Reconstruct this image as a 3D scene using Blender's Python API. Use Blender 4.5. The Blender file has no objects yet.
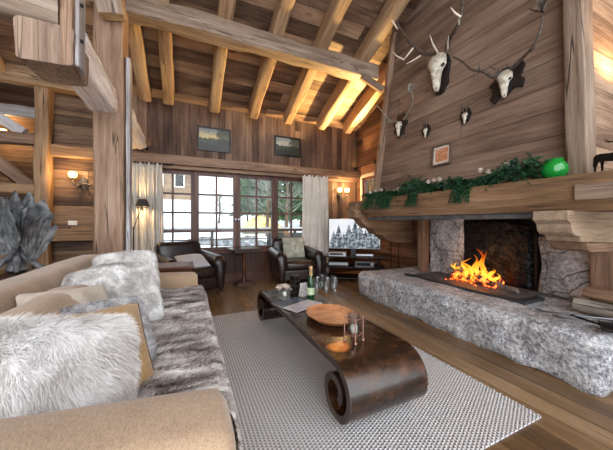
import bpy, math, random
import numpy as np
from mathutils import Vector, Matrix, noise, Euler
random.seed(7); RNG = np.random.default_rng(7)
PI = math.pi
COL = bpy.context.scene.collection
F, HOR, CX, H = 267.0, 222.0, 306.5, 1.15
YAW = math.radians(24.3); SN, CS = math.sin(YAW), math.cos(YAW)

def at(px, py, x=None, y=None, z=None):
    """point of the place seen at a pixel, on the plane x=, y= or z="""
    r = (px-CX)/F; u = (HOR-py)/F
    dx, dy, dz = SN+r*CS, CS-r*SN, u
    if x is not None: t = x/dx
    elif y is not None: t = y/dy
    else: t = (z-H)/dz
    return Vector((dx*t, dy*t, H+dz*t))

# ------------------------------------------------------------------ mesh helpers
class MB:
    def __init__(s): s.v = []; s.f = []
    def add(s, vs, fs, M=None):
        o = len(s.v)
        if M is not None: vs = [M @ Vector(p) for p in vs]
        s.v.extend([tuple(p) for p in vs]); s.f.extend([tuple(i+o for i in q) for q in fs]); return s
    def box(s, x0, x1, y0, y1, z0, z1, M=None):
        vs = [(x, y, z) for z in (z0, z1) for y in (y0, y1) for x in (x0, x1)]
        return s.add(vs, [(0,2,3,1),(4,5,7,6),(0,1,5,4),(2,6,7,3),(0,4,6,2),(1,3,7,5)], M)
    def tube(s, pts, rads, n=8, M=None, cap=True, flat=1.0):
        pts = [Vector(p) for p in pts]
        if not hasattr(rads, '__len__'): rads = [rads]*len(pts)
        vs = []; fs = []; up = Vector((0.13, 0.21, 0.97)).normalized(); prev = None
        for i, p in enumerate(pts):
            d = (pts[min(i+1, len(pts)-1)]-pts[max(i-1, 0)]).normalized()
            a = (prev if prev is not None else up); a = a - d*a.dot(d)
            if a.length < 1e-4: a = Vector((1, 0, 0)) - d*d.x
            a.normalize(); b = d.cross(a); prev = a
            for k in range(n):
                t = 2*PI*k/n
                vs.append(p + (a*math.cos(t)*flat + b*math.sin(t))*rads[i])
        for i in range(len(pts)-1):
            for k in range(n):
                k2 = (k+1) % n
                fs.append((i*n+k, i*n+k2, (i+1)*n+k2, (i+1)*n+k))
        if cap: fs += [tuple(range(n))[::-1], tuple((len(pts)-1)*n+k for k in range(n))]
        return s.add(vs, fs, M)
    def lathe(s, prof, n=20, M=None, cap=True):
        vs = []; fs = []
        for r, z in prof:
            for k in range(n): vs.append((r*math.cos(2*PI*k/n), r*math.sin(2*PI*k/n), z))
        for i in range(len(prof)-1):
            for k in range(n):
                k2 = (k+1) % n; fs.append((i*n+k, i*n+k2, (i+1)*n+k2, (i+1)*n+k))
        if cap: fs += [tuple(range(n))[::-1], tuple((len(prof)-1)*n+k for k in range(n))]
        return s.add(vs, fs, M)
    def prism(s, poly, t0, t1, axis='y', M=None):
        n = len(poly)
        def P(a, b, t): return {'x': (t, a, b), 'y': (a, t, b), 'z': (a, b, t)}[axis]
        vs = [P(a, b, t0) for a, b in poly]+[P(a, b, t1) for a, b in poly]
        fs = [tuple(range(n)), tuple(range(2*n-1, n-1, -1))]+[(i, i+n, (i+1) % n+n, (i+1) % n) for i in range(n)]
        return s.add(vs, fs, M)
    def grid(s, fn, nu, nv, cu=False, cv=False, M=None, caps=False):
        U = nu if cu else nu+1; V = nv if cv else nv+1
        vs = [fn(i/nu, j/nv) for j in range(V) for i in range(U)]; fs = []
        for j in range(nv):
            for i in range(nu):
                i2 = (i+1) % U; j2 = (j+1) % V
                fs.append((j*U+i, j*U+i2, j2*U+i2, j2*U+i))
        if caps: fs += [tuple(range(U))[::-1], tuple((V-1)*U+k for k in range(U))]
        return s.add(vs, fs, M)
    def build(s, name, mat, parent=None, smooth=None, bevel=0, seg=2, sub=0, fix=True):
        me = bpy.data.meshes.new(name); me.from_pydata(s.v, [], s.f)
        if fix:
            import bmesh
            bm = bmesh.new(); bm.from_mesh(me); bmesh.ops.recalc_face_normals(bm, faces=bm.faces); bm.to_mesh(me); bm.free()
        o = bpy.data.objects.new(name, me); COL.objects.link(o)
        if mat: me.materials.append(mat)
        if smooth:
            me.polygons.foreach_set('use_smooth', [True]*len(me.polygons))
            if smooth < 180: me.set_sharp_from_angle(angle=math.radians(smooth))
        if bevel:
            b = o.modifiers.new('bevel', 'BEVEL'); b.width = bevel; b.segments = seg; b.limit_method = 'ANGLE'; b.harden_normals = False
        if sub:
            m = o.modifiers.new('sub', 'SUBSURF'); m.levels = sub; m.render_levels = sub
        if parent: o.parent = parent
        return o
def tag(o, label=None, cat=None, group=None, kind=None):
    if label: o['label'] = label
    if cat: o['category'] = cat
    if group: o['group'] = group
    if kind: o['kind'] = kind
    return o
def thing(name, label, cat, loc=(0, 0, 0), rz=0, group=None, rot=None):
    o = bpy.data.objects.new(name, None); COL.objects.link(o); o.empty_display_size = .05
    o.location = loc; o.rotation_euler = rot if rot else (0, 0, rz)
    return tag(o, label, cat, group)
def struct(o): o['kind'] = 'structure'; return o
def dup(root, loc=None, rz=None, label=None, group=None):
    r = root.copy(); COL.objects.link(r)
    if loc is not None: r.location = loc
    if rz is not None: r.rotation_euler = (0, 0, rz)
    if label: r['label'] = label
    if group: r['group'] = group
    for ch in list(root.children):
        c = ch.copy(); COL.objects.link(c); c.parent = r
        for g in list(ch.children):
            d = g.copy(); COL.objects.link(d); d.parent = c
    return r
def fbm(p, s=1.0, o=3):
    return noise.fractal(Vector(p)*s, 1.0, 2.0, o)
def T(x=0, y=0, z=0): return Matrix.Translation((x, y, z))
def R(a, ax='Z'): return Matrix.Rotation(math.radians(a), 4, ax)
def S(x, y, z): return Matrix.Diagonal((x, y, z, 1))

# ------------------------------------------------------------------ materials
def lin(c):
    if len(c) == 4: return c
    if isinstance(c, str): c = tuple(int(c[i:i+2], 16) for i in (0, 2, 4))
    return tuple(((v/255)/12.92 if v/255 <= .04045 else ((v/255+.055)/1.055)**2.4) for v in c)+(1,)
class NT:
    def __init__(s, name):
        s.m = bpy.data.materials.new(name); s.m.use_nodes = True; s.t = s.m.node_tree; s.t.nodes.clear()
        s.out = s.n('ShaderNodeOutputMaterial')
    def n(s, t, **kw):
        x = s.t.nodes.new(t)
        for k, v in kw.items(): setattr(x, k, v)
        return x
    def l(s, a, b): s.t.links.new(a, b)
    def inp(s, sock, v):
        if isinstance(v, (int, float, tuple, list)): sock.default_value = v
        else: s.l(v, sock)
    def math(s, op, a, b=None, c=None, clamp=False):
        x = s.n('ShaderNodeMath', operation=op, use_clamp=clamp)
        s.inp(x.inputs[0], a)
        if b is not None: s.inp(x.inputs[1], b)
        if c is not None: s.inp(x.inputs[2], c)
        return x.outputs[0]
    def noise(s, vec, scale=5, detail=4, rough=.55, dist=0):
        x = s.n('ShaderNodeTexNoise'); s.l(vec, x.inputs['Vector']); x.inputs['Scale'].default_value = scale
        x.inputs['Detail'].default_value = detail; x.inputs['Roughness'].default_value = rough; x.inputs['Distortion'].default_value = dist
        return x.outputs['Fac']
    def comb(s, a, b, c):
        x = s.n('ShaderNodeCombineXYZ')
        for i, v in enumerate((a, b, c)): s.inp(x.inputs[i], v)
        return x.outputs[0]
    def ramp(s, fac, stops):
        x = s.n('ShaderNodeValToRGB'); s.l(fac, x.inputs[0]); e = x.color_ramp.elements
        while len(e) < len(stops): e.new(.5)
        for i, (p, c) in enumerate(stops):
            e[i].position = p; e[i].color = c if len(c) == 4 and not isinstance(c, str) else lin(c)
        return x.outputs[0]
    def mix(s, fac, a, b, blend='MIX'):
        x = s.n('ShaderNodeMix', data_type='RGBA', blend_type=blend)
        s.inp(x.inputs[0], fac); s.inp(x.inputs[6], a); s.inp(x.inputs[7], b); return x.outputs[2]
    def maprange(s, v, a, b, c, d):
        x = s.n('ShaderNodeMapRange'); s.inp(x.inputs[0], v)
        for i, q in enumerate((a, b, c, d)): s.inp(x.inputs[i+1], q)
        return x.outputs[0]
    def coords(s):
        tc = s.n('ShaderNodeTexCoord'); sx = s.n('ShaderNodeSeparateXYZ'); s.l(tc.outputs['Object'], sx.inputs[0])
        return tc.outputs['Object'], dict(X=sx.outputs[0], Y=sx.outputs[1], Z=sx.outputs[2])
    def bsdf(s, col, rough=.6, bump=None, bs=.3, bd=.01, metal=0, spec=.5, **kw):
        b = s.n('ShaderNodeBsdfPrincipled'); s.inp(b.inputs['Base Color'], col); s.inp(b.inputs['Roughness'], rough)
        b.inputs['Metallic'].default_value = metal; b.inputs['Specular IOR Level'].default_value = spec
        for k, v in kw.items(): s.inp(b.inputs[k.replace('_', ' ')], v)
        if bump is not None:
            bp = s.n('ShaderNodeBump'); bp.inputs['Strength'].default_value = bs; bp.inputs['Distance'].default_value = bd
            s.l(bump, bp.inputs['Height']); s.l(bp.outputs[0], b.inputs['Normal'])
        s.l(b.outputs[0], s.out.inputs[0]); return s.m

def wood(name, dark, mid, light, al='X', ac='Y', plank=None, plen=2.6, rough=.6, bump=.35, var=.35, crack=.5, seed=0, grain=1.0, spec=.35, blotch=.35, gap=.0025, knots=True, gain=1.0):
    dark, mid, light = [tuple(min(1, x*gain) for x in lin(c_)[:3])+(1,) for c_ in (dark, mid, light)]
    s = NT(name); vec, c = s.coords()
    ot = [a for a in 'XYZ' if a not in (al, ac)][0]
    u, v, w = c[al], c[ac], c[ot]
    if plank:
        vp = s.math('DIVIDE', s.math('ADD', v, seed*.37+20), plank); vid = s.math('FLOOR', vp)
        wn = s.n('ShaderNodeTexWhiteNoise', noise_dimensions='1D'); s.inp(wn.inputs['W'], s.math('ADD', vid, seed*1.7)); r1 = wn.outputs[0]
        up = s.math('ADD', s.math('DIVIDE', u, plen), s.math('MULTIPLY', r1, 7.3)); uid = s.math('FLOOR', up)
        wn2 = s.n('ShaderNodeTexWhiteNoise', noise_dimensions='2D'); s.l(s.comb(vid, uid, 0), wn2.inputs['Vector']); rnd = wn2.outputs[0]
        fv = s.math('FRACT', vp); fu = s.math('FRACT', up)
        ev = s.math('MULTIPLY', s.math('MINIMUM', fv, s.math('SUBTRACT', 1, fv)), plank)
        eu = s.math('MULTIPLY', s.math('MINIMUM', fu, s.math('SUBTRACT', 1, fu)), plen)
        edge = s.math('MINIMUM', ev, eu)
        gapm = s.maprange(edge, gap*.4, gap*1.6, 0, 1)
    else:
        oi = s.n('ShaderNodeObjectInfo'); rnd = oi.outputs['Random']; gapm = None
    off = s.math('MULTIPLY', rnd, 57)
    # wavy grain
    wv = s.noise(s.comb(s.math('ADD', s.math('MULTIPLY', u, 1.3), off), s.math('MULTIPLY', v, 4), s.math('MULTIPLY', w, 4)), 1.0, 2)
    wob = s.math('MULTIPLY', s.math('SUBTRACT', wv, .5), 1.6)
    gv = s.comb(s.math('ADD', s.math('MULTIPLY', u, 1.1*grain), off), s.math('ADD', s.math('MULTIPLY', v, 24*grain), wob), s.math('MULTIPLY', w, 24*grain))
    g1 = s.noise(gv, 1.0, 5, .65)
    fv_ = s.comb(s.math('ADD', s.math('MULTIPLY', u, 5*grain), off), s.math('ADD', s.math('MULTIPLY', v, 110*grain), wob), s.math('MULTIPLY', w, 110*grain))
    g2 = s.noise(fv_, 1.0, 3, .6)
    bl = s.noise(s.comb(s.math('ADD', s.math('MULTIPLY', u, 1.1), off), s.math('MULTIPLY', v, 3.2), s.math('MULTIPLY', w, 3.2)), 1.0, 3, .5)
    f = s.math('ADD', s.math('MULTIPLY', g1, .62), s.math('MULTIPLY', g2, .38))
    f = s.math('ADD', f, s.math('MULTIPLY', s.math('SUBTRACT', bl, .5), blotch*1.6))
    f = s.math('ADD', f, s.math('MULTIPLY', s.math('SUBTRACT', rnd, .5), var*.45))
    col = s.ramp(f, [(.30, dark), (.5, mid), (.70, light)])
    col = s.mix(1.0, col, s.ramp(rnd, [(0, (1-var,)*3+(1,)), (1, (1+var*.45,)*3+(1,))]), 'MULTIPLY')
    if knots:
        vo = s.n('ShaderNodeTexVoronoi'); s.l(s.comb(s.math('ADD', s.math('MULTIPLY', u, 2.0), off), s.math('MULTIPLY', v, 5), s.math('MULTIPLY', w, 5)), vo.inputs['Vector']); vo.inputs['Scale'].default_value = 1
        col = s.mix(s.maprange(vo.outputs['Distance'], .06, .15, .75, 0), col, lin(dark))
    hgt = f
    if crack:
        cn = s.noise(s.comb(s.math('ADD', s.math('MULTIPLY', u, .33), off), s.math('MULTIPLY', v, 9), s.math('MULTIPLY', w, 9)), 1.0, 2, .5)
        cm = s.maprange(s.math('ABSOLUTE', s.math('SUBTRACT', cn, .5)), .002, .012, 1, 0)
        ck = s.math('MULTIPLY', cm, s.maprange(g1, .42, .55, 0, crack))
        dk = tuple(x*.25 for x in lin(dark)[:3])+(1,)
        col = s.mix(ck, col, dk); hgt = s.math('SUBTRACT', f, s.math('MULTIPLY', ck, .8))
    if gapm is not None:
        dk = tuple(x*.25 for x in lin(dark)[:3])+(1,)
        col = s.mix(gapm, dk, col); hgt = s.math('ADD', hgt, s.math('MULTIPLY', gapm, 1.2))
    rg = s.maprange(f, .3, .7, rough+.1, rough-.08)
    return s.bsdf(col, rg, hgt, bump, .012, spec=spec)

def plain(name, c, rough=.5, metal=0, spec=.5, nz=0, nscale=40, c2=None, bump=0, aniso=(1, 1, 1), **kw):
    s = NT(name); vec, c_ = s.coords()
    mv = s.comb(*[s.math('MULTIPLY', c_[a], k) for a, k in zip('XYZ', aniso)])
    n1 = s.noise(mv, nscale, 5, .6)
    cc = lin(c) if not (isinstance(c, tuple) and len(c) == 4) else c
    c2 = lin(c2) if c2 else tuple(min(1, x*(1-.4*nz)) for x in cc[:3])+(1,)
    col = s.ramp(n1, [(.35, cc), (.65, c2)]) if (nz or c2) else cc
    return s.bsdf(col, rough, n1 if bump else None, bump, .01, metal, spec, **kw)
def emit(name, c, st):
    s = NT(name); e = s.n('ShaderNodeEmission'); e.inputs[0].default_value = lin(c); e.inputs[1].default_value = st
    s.l(e.outputs[0], s.out.inputs[0]); return s.m
def glassy(name, tint='f4f8f8', refl=.08, rough=.02):
    s = NT(name); t = s.n('ShaderNodeBsdfTransparent'); t.inputs[0].default_value = lin(tint)
    g = s.n('ShaderNodeBsdfGlossy'); g.inputs['Roughness'].default_value = rough
    fr = s.n('ShaderNodeLayerWeight'); fr.inputs[0].default_value = .25
    mx = s.n('ShaderNodeMixShader'); s.l(s.math('ADD', s.math('MULTIPLY', fr.outputs['Fresnel'], .3), refl, clamp=True), mx.inputs[0])
    s.l(t.outputs[0], mx.inputs[1]); s.l(g.outputs[0], mx.inputs[2]); s.l(mx.outputs[0], s.out.inputs[0]); return s.m

M = {}
M['hoodwood'] = wood('hood_boards', '6e5748', '9c8270', 'b89f8c', 'Y', 'Z', .23, 5.1, rough=.62, var=.16, seed=3, crack=.25, blotch=.45, gain=0.62)
M['hoodside'] = wood('hood_side_boards', '765a46', 'a88c74', 'c8ab90', 'X', 'Z', .17, 3, rough=.62, var=.3, seed=5, gain=0.8)
M['wallv'] = wood('upper_wall_boards', '53352a', '84634f', 'a88a70', 'Z', 'X', .13, 4, rough=.6, var=.35, seed=1, gain=0.52)
M['wallh'] = wood('panel_boards', '553c2e', '947256', 'bd9a76', 'X', 'Z', .14, 7, rough=.62, var=.35, seed=8, gain=0.5)
M['wallr'] = wood('side_wall_boards', '4d3326', '805a44', 'a57a5c', 'Y', 'Z', .16, 3, rough=.62, var=.4, seed=9, gain=0.7)
M['darkpanel'] = wood('dark_panelling', '25150f', '4a2d20', '6b4532', 'Z', 'X', .3, 2, rough=.45, var=.25, seed=2)
M['roof'] = wood('roof_boards', '624636', '98775f', 'c09c7c', 'X', 'Y', .2, 4.2, rough=.6, var=.5, seed=4, blotch=.6, gain=0.62)
M['floor'] = wood('floor_planks', '6b5038', '9c7850', 'b9986f', 'Y', 'X', .155, 2.3, rough=.30, bump=.12, var=.28, seed=6, crack=.15, spec=.5, knots=False, gain=0.6)
M['beam'] = wood('old_beam', '7c5b46', 'b08c72', 'd4b599', 'X', 'Y', rough=.62, var=.12, crack=.9, bump=.5, gain=0.56)
M['rafter'] = wood('rafter_wood', '8f6a4c', 'c59f78', 'e2c298', 'X', 'Y', rough=.62, var=.12, crack=.9, bump=.5, gain=0.56)
M['greybeam'] = wood('weathered_beam', '765f4e', 'a58e7a', 'c8b5a2', 'X', 'Y', rough=.66, var=.12, crack=.9, bump=.5, gain=0.6)
M['palebeam'] = wood('whitewashed_beam', '857d7b', 'b9b3b3', 'dcdadb', 'X', 'Y', rough=.6, var=.1, crack=.8, bump=.6, knots=False, gain=1.7)
M['mantel'] = wood('mantel_wood', '5d4636', '93765c', 'b3957a', 'X', 'Z', rough=.58, var=.05, crack=.6, bump=.4, gain=0.8)
M['corbel'] = wood('corbel_wood', '7c6552', 'b39a80', 'cbb9a2', 'X', 'Z', rough=.6, var=.15, crack=.6, bump=.3, gain=0.7)
M['winwood'] = wood('window_wood', '301d15', '54352a', '6e4838', 'Z', 'X', rough=.4, var=.1, crack=0, bump=.1, knots=False)
M['darkwood'] = wood('dark_polished_wood', '20120c', '452a1d', '6b4530', 'X', 'Y', rough=.3, var=.1, crack=.2, bump=.1, knots=False)
M['traywood'] = wood('tray_wood', '7d4d30', 'b57b53', 'd29c74', 'X', 'Y', rough=.38, var=.1, crack=.4, bump=.2, knots=False)
M['log'] = wood('log_bark', '4a4039', '80736a', 'a39a90', 'X', 'Y', rough=.8, var=.2, crack=.8, bump=.8)
M['glass'] = glassy('window_glass', refl=.01)
M['crystal'] = glassy('crystal', tint='f2f6f7', refl=.09)
M['black'] = plain('black_plastic', '0c0c0e', .25)
M['iron'] = plain('black_iron', '1b1918', .5, .6, nz=.5, nscale=30)
M['steel'] = plain('pale_steel', 'b9bbc0', .3, .9)
M['copper'] = plain('copper_rod', 'b98f86', .35, .85)
M['white'] = plain('white_plastic', 'dedad2', .4)
M['bone'] = plain('bone', 'd8d2c4', .6, nz=.4, nscale=25, bump=.4, c2='9a917f')
M['antler'] = plain('antler', '2e2723', .55, nz=.4, nscale=30, bump=.4, c2='5c5046')
M['palestrip'] = wood('pale_strip_wood', '857d7b', 'b9b3b3', 'dcdadb', 'X', 'Y', rough=.6, var=.1, crack=.8, bump=.4, knots=False, gain=.8)
M['antlerpale'] = plain('pale_antler', '8d8579', .55, nz=.3, nscale=20, bump=.3, c2='5d564c')
M['tine'] = plain('antler_tip', 'd0c6b6', .4)
M['board'] = plain('trophy_board', '1c1313', .5, nz=.5, nscale=12, c2='0d0a0a', bump=.3)
M['leather'] = plain('brown_leather', '241816', .3, nz=.5, nscale=9, c2='38241f', bump=.08)
M['amberglass'] = plain('shade_glass', 'f6dca8', .4, Emission_Color=lin('ffc266'), Emission_Strength=5.0)
M['bulb'] = emit('bulb', 'ffd890', 30)
M['green'] = plain('green_glaze', '0a8a30', .12, spec=.7, nz=.4, nscale=4, c2='087028')
def leather_m():
    s = NT('club_leather'); vec, c = s.coords()
    n1 = s.noise(vec, 3.5, 3); n2 = s.noise(vec, 220, 2)
    return s.bsdf(s.ramp(n1, [(.35, '150f10'), (.7, '2c1d1b')]), s.maprange(n1, .3, .7, .36, .26), n2, .12, .002)
M['leather'] = leather_m()
def granite():
    s = NT('hearth_granite'); vec, c = s.coords()
    a = s.noise(vec, 7, 6, .7); b = s.noise(vec, 38, 4, .7); d = s.noise(vec, 120, 2, .5)
    f = s.math('ADD', s.math('MULTIPLY', a, .3), s.math('ADD', s.math('MULTIPLY', b, .5), s.math('MULTIPLY', d, .2)))
    col = s.ramp(f, [(.38, '4e4e54'), (.47, '919196'), (.54, 'c4c5c8'), (.63, 'f0f0f0')])
    return s.bsdf(col, .75, f, 1.0, .035)
M['granite'] = granite()
def masonry():
    s = NT('fireplace_stone'); vec, c = s.coords()
    a = s.noise(vec, 3, 5, .6); b = s.noise(vec, 30, 4, .6)
    wv = s.n('ShaderNodeVectorMath', operation='ADD'); s.l(vec, wv.inputs[0])
    nn = s.n('ShaderNodeTexNoise'); s.l(vec, nn.inputs['Vector']); nn.inputs['Scale'].default_value = 2.5
    sc = s.n('ShaderNodeVectorMath', operation='SCALE'); s.l(nn.outputs['Color'], sc.inputs[0]); sc.inputs['Scale'].default_value = .35; s.l(sc.outputs[0], wv.inputs[1])
    vo = s.n('ShaderNodeTexVoronoi', feature='DISTANCE_TO_EDGE'); s.l(wv.outputs[0], vo.inputs['Vector']); vo.inputs['Scale'].default_value = 3.2
    m = s.maprange(vo.outputs['Distance'], .0, .02, .25, 1)
    f = s.math('ADD', s.math('MULTIPLY', a, .55), s.math('MULTIPLY', b, .45))
    col = s.ramp(f, [(.36, '5a5b5f'), (.48, '8e9094'), (.6, 'cfd1d4')])
    col = s.mix(m, lin('3a3836'), col)
    return s.bsdf(col, .8, s.math('ADD', f, m), .8, .03)
M['stone'] = masonry()
def sootiron():
    s = NT('soot_fireback'); vec, c = s.coords()
    vo = s.n('ShaderNodeTexVoronoi', feature='DISTANCE_TO_EDGE'); 
    nn = s.n('ShaderNodeTexNoise'); s.l(vec, nn.inputs['Vector']); nn.inputs['Scale'].default_value = 5
    s.l(nn.outputs['Color'], vo.inputs['Vector']); vo.inputs['Scale'].default_value = 5
    m = s.maprange(vo.outputs['Distance'], .02, .08, 1, 0); n1 = s.noise(vec, 12, 4)
    return s.bsdf(s.ramp(n1, [(.35, '07080a'), (.6, '14171c'), (.8, '262a31')]), .45, s.math('ADD', m, n1), .9, .03, metal=0, spec=.25)
M['soot'] = sootiron()
M['sootwall'] = plain('sooty_plaster', '1a1817', .8, nz=.5, nscale=4, c2='2e2a28', bump=.4)
M['ash'] = plain('ash_slate', '3c3c3f', .7, nz=.4, nscale=10, c2='616163', bump=.3)
M['slateframe'] = plain('slate_border', '2f2f33', .5)
M['ember'] = plain('burning_wood', '2b1a14', .9, nscale=22, c2='4a2a1a', Emission_Color=lin('ff5a10'), Emission_Strength=.0)
def ember():
    s = NT('glowing_log'); vec, c = s.coords(); n1 = s.noise(vec, 14, 4); 
    m = s.maprange(n1, .5, .62, 0, 1)
    return s.bsdf(s.ramp(n1, [(.4, '2a211d'), (.6, '7d6a5c')]), .9, n1, .6, .02, Emission_Color=lin('ff5a14'), Emission_Strength=s.math('MULTIPLY', m, 4))
M['ember'] = ember()
def flame():
    s = NT('flame'); vec, c = s.coords(); n1 = s.noise(s.comb(s.math('MULTIPLY', c['X'], 14), s.math('MULTIPLY', c['Y'], 14), s.math('MULTIPLY', c['Z'], 5)), 1, 3)
    h = s.math('ADD', s.math('DIVIDE', c['Z'], .30), s.math('MULTIPLY', s.math('SUBTRACT', n1, .5), 1.3))
    e = s.n('ShaderNodeEmission'); s.l(s.ramp(h, [(.0, 'ff8a20'), (.3, 'ffc845'), (.62, 'ffa028'), (1., 'c8480c')]), e.inputs[0])
    s.l(s.maprange(h, 0, 1, 1.35, .7), e.inputs[1])
    t = s.n('ShaderNodeBsdfTransparent'); mx = s.n('ShaderNodeMixShader')
    lw = s.n('ShaderNodeLayerWeight'); lw.inputs[0].default_value = .5
    a = s.math('MULTIPLY', s.math('SUBTRACT', 1, lw.outputs['Facing']), s.maprange(n1, .34, .6, .25, 1.25), clamp=True)
    s.l(a, mx.inputs[0]); s.l(t.outputs[0], mx.inputs[1]); s.l(e.outputs[0], mx.inputs[2]); s.l(mx.outputs[0], s.out.inputs[0]); return s.m
M['flame'] = flame()
def fabric(name, a, b, sc=380, rough=.9, big=3):
    s = NT(name); vec, c = s.coords()
    n1 = s.noise(s.comb(s.math('MULTIPLY', c['X'], 1), s.math('MULTIPLY', c['Y'], .25), c['Z']), sc, 2); n2 = s.noise(vec, big, 3)
    f = s.math('ADD', s.math('MULTIPLY', n1, .6), s.math('MULTIPLY', n2, .4))
    return s.bsdf(s.ramp(f, [(.38, a), (.62, b)]), rough, n1, .35, .003, spec=.2, Sheen_Weight=.3)
M['sofa'] = fabric('sofa_linen', '8c7560', 'b39a7f')
M['linen'] = fabric('grey_linen', 'a59a8d', 'bdb2a5')
M['velvet'] = fabric('tan_velvet', '8e7250', 'b39468')
M['piping'] = fabric('dark_piping', '4a3320', '5c4229')
M['greycloth'] = fabric('grey_cloth', '96959a', 'b4b4b8')
M['curtain'] = fabric('curtain_linen', 'bdb7ae', 'd8d3ca', sc=250)
def rug_m():
    s = NT('rug_weave'); vec, c = s.coords()
    row = s.math('MULTIPLY', c['X'], 2*PI/.021); 
    rid = s.math('FLOOR', s.math('DIVIDE', c['X'], .021))
    ph = s.math('MULTIPLY', s.math('MODULO', rid, 2), PI)
    a = s.math('SINE', row); b = s.math('SINE', s.math('ADD', s.math('MULTIPLY', c['Y'], 2*PI/.019), ph))
    p = s.math('MULTIPLY', s.math('ADD', a, b), .5)
    n2 = s.noise(vec, 60, 3); n3 = s.noise(vec, 1.2, 2)
    f = s.math('ADD', p, s.math('MULTIPLY', s.math('SUBTRACT', n2, .5), .5))
    col = s.ramp(s.maprange(f, -.9, .5, 0, 1), [(.15, '7f7d83'), (.5, 'b8b6b7'), (.8, 'd0cecd')])
    return s.bsdf(col, .95, p, .6, .008, spec=.1)
M['rug'] = rug_m()
def fur(name, stops, sc=7, hf=90, st=(1, 1, 1)):
    s = NT(name); vec, c = s.coords()
    v = s.comb(*[s.math('MULTIPLY', c[a], k) for a, k in zip('XYZ', st)])
    n1 = s.noise(v, sc, 4, .6, .6); n2 = s.noise(vec, hf, 2)
    f = s.math('ADD', s.math('MULTIPLY', n1, .75), s.math('MULTIPLY', n2, .25))
    return s.bsdf(s.ramp(f, stops), .75, None, spec=.15)
M['whitefur'] = fur('white_long_fur', [(.30, 'a89a94'), (.42, 'd4cfcc'), (.55, 'f2f0ef')], 6)
M['greyfur'] = fur('striped_fur', [(.36, '453b36'), (.45, '8a7f78'), (.54, 'c8c2be'), (.64, 'f2efed')], 9, 120, (.5, 2.2, 1))
M['palefur'] = fur('short_pale_fur', [(.34, 'a8a3a0'), (.5, 'd2d0ce'), (.62, 'eeeeed')], 9, 120, (1, 1, 1))
M['darkfur'] = fur('grey_short_fur', [(.34, '77767a'), (.5, '9c9c9f'), (.64, 'c8c8ca')], 14)
def tabletop_m():
    s = NT('lacquered_scroll_wood'); vec, c = s.coords()
    a = s.noise(s.comb(s.math('MULTIPLY', c['X'], 1.2), s.math('MULTIPLY', c['Y'], 5), s.math('MULTIPLY', c['Z'], 5)), 1.6, 5, .6)
    b = s.noise(vec, 8, 4, .6)
    f = s.math('ADD', s.math('MULTIPLY', a, .65), s.math('MULTIPLY', b, .35))
    col = s.ramp(f, [(.36, '140d09'), (.5, '26180f'), (.62, '4c2e1a'), (.76, '7c4d28')])
    # amber patch with a noisy rim
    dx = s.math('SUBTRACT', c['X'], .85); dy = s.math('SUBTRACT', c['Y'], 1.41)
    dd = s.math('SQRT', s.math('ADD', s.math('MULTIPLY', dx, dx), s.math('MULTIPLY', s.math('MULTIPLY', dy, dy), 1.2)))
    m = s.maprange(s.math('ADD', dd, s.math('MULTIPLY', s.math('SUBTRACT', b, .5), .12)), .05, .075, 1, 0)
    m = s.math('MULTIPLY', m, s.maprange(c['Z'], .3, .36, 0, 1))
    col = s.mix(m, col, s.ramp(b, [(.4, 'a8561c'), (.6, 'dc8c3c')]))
    return s.bsdf(col, s.maprange(b, .3, .7, .14, .34), b, .12, .01, spec=.6)
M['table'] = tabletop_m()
M['tableedge'] = plain('worn_edge_wood', '4c3d33', .4, nz=.3, nscale=12, c2='2a1d16')
M['leaf'] = plain('fir_green', '123a1e', .55, nscale=30, c2='2c5f36')
M['leafdark'] = plain('fir_dark_green', '0c2414', .55, nscale=30, c2='1d4427')
M['petal'] = plain('white_petal', 'e2dbd2', .6, nscale=30, c2='c8b7a8')
M['snow'] = plain('snow', 'eef0f4', .7, nscale=2, c2='dfe3ea')
M['conifer'] = plain('conifer', '22381f', .8, nscale=3, c2='46603c')
M['coniferlight'] = plain('snowy_twigs', '5a5a4c', .8, nscale=3, c2='8f9085')
M['bark'] = plain('bark', '4a3a2c', .8, nscale=8, c2='6e5a45')
M['tan'] = plain('dry_grass_bank', 'a98f52', .9, nscale=1.5, c2='d8c890')

M['endgrain'] = wood('block_wood', '5f4d41', '8b7463', 'a9937f', 'Z', 'Y', rough=.65, var=.05, crack=.9, bump=.5)
M['sidepost'] = wood('brown_post', '4a362a', '7b5f4b', '977a63', 'X', 'Y', rough=.65, var=.05, crack=.7)
# ================================================================== THE ROOM
YW, XR = 5.3, 3.71
def roofz(y): return 3.31 + .405*(YW-y)
YRIDGE, YEND, XL = -.7, -1.9, -4.6
M['floor']
struct(MB().box(XL, XR+.1, YEND, 7.0, -.12, 0).build('floor', M['floor']))
# ceiling: two pitched slopes of boards
m = MB(); th = .08
m.add([(XL, YW+1.7, roofz(YW+1.7)), (XR+.1, YW+1.7, roofz(YW+1.7)), (XR+.1, YRIDGE, roofz(YRIDGE)), (XL, YRIDGE, roofz(YRIDGE)),
       (XL, YW+1.7, roofz(YW+1.7)+th), (XR+.1, YW+1.7, roofz(YW+1.7)+th), (XR+.1, YRIDGE, roofz(YRIDGE)+th), (XL, YRIDGE, roofz(YRIDGE)+th)],
      [(0, 1, 2, 3), (4, 7, 6, 5), (0, 4, 5, 1), (1, 5, 6, 2), (2, 6, 7, 3), (3, 7, 4, 0)])
zr = roofz(YRIDGE); ze = zr - .405*(YRIDGE-YEND)
m.add([(XL, YRIDGE, zr), (XR+.1, YRIDGE, zr), (XR+.1, YEND, ze), (XL, YEND, ze), (XL, YRIDGE, zr+th), (XR+.1, YRIDGE, zr+th), (XR+.1, YEND, ze+th), (XL, YEND, ze+th)],
      [(0, 1, 2, 3), (4, 7, 6, 5), (0, 4, 5, 1), (1, 5, 6, 2), (2, 6, 7, 3), (3, 7, 4, 0)])
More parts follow.
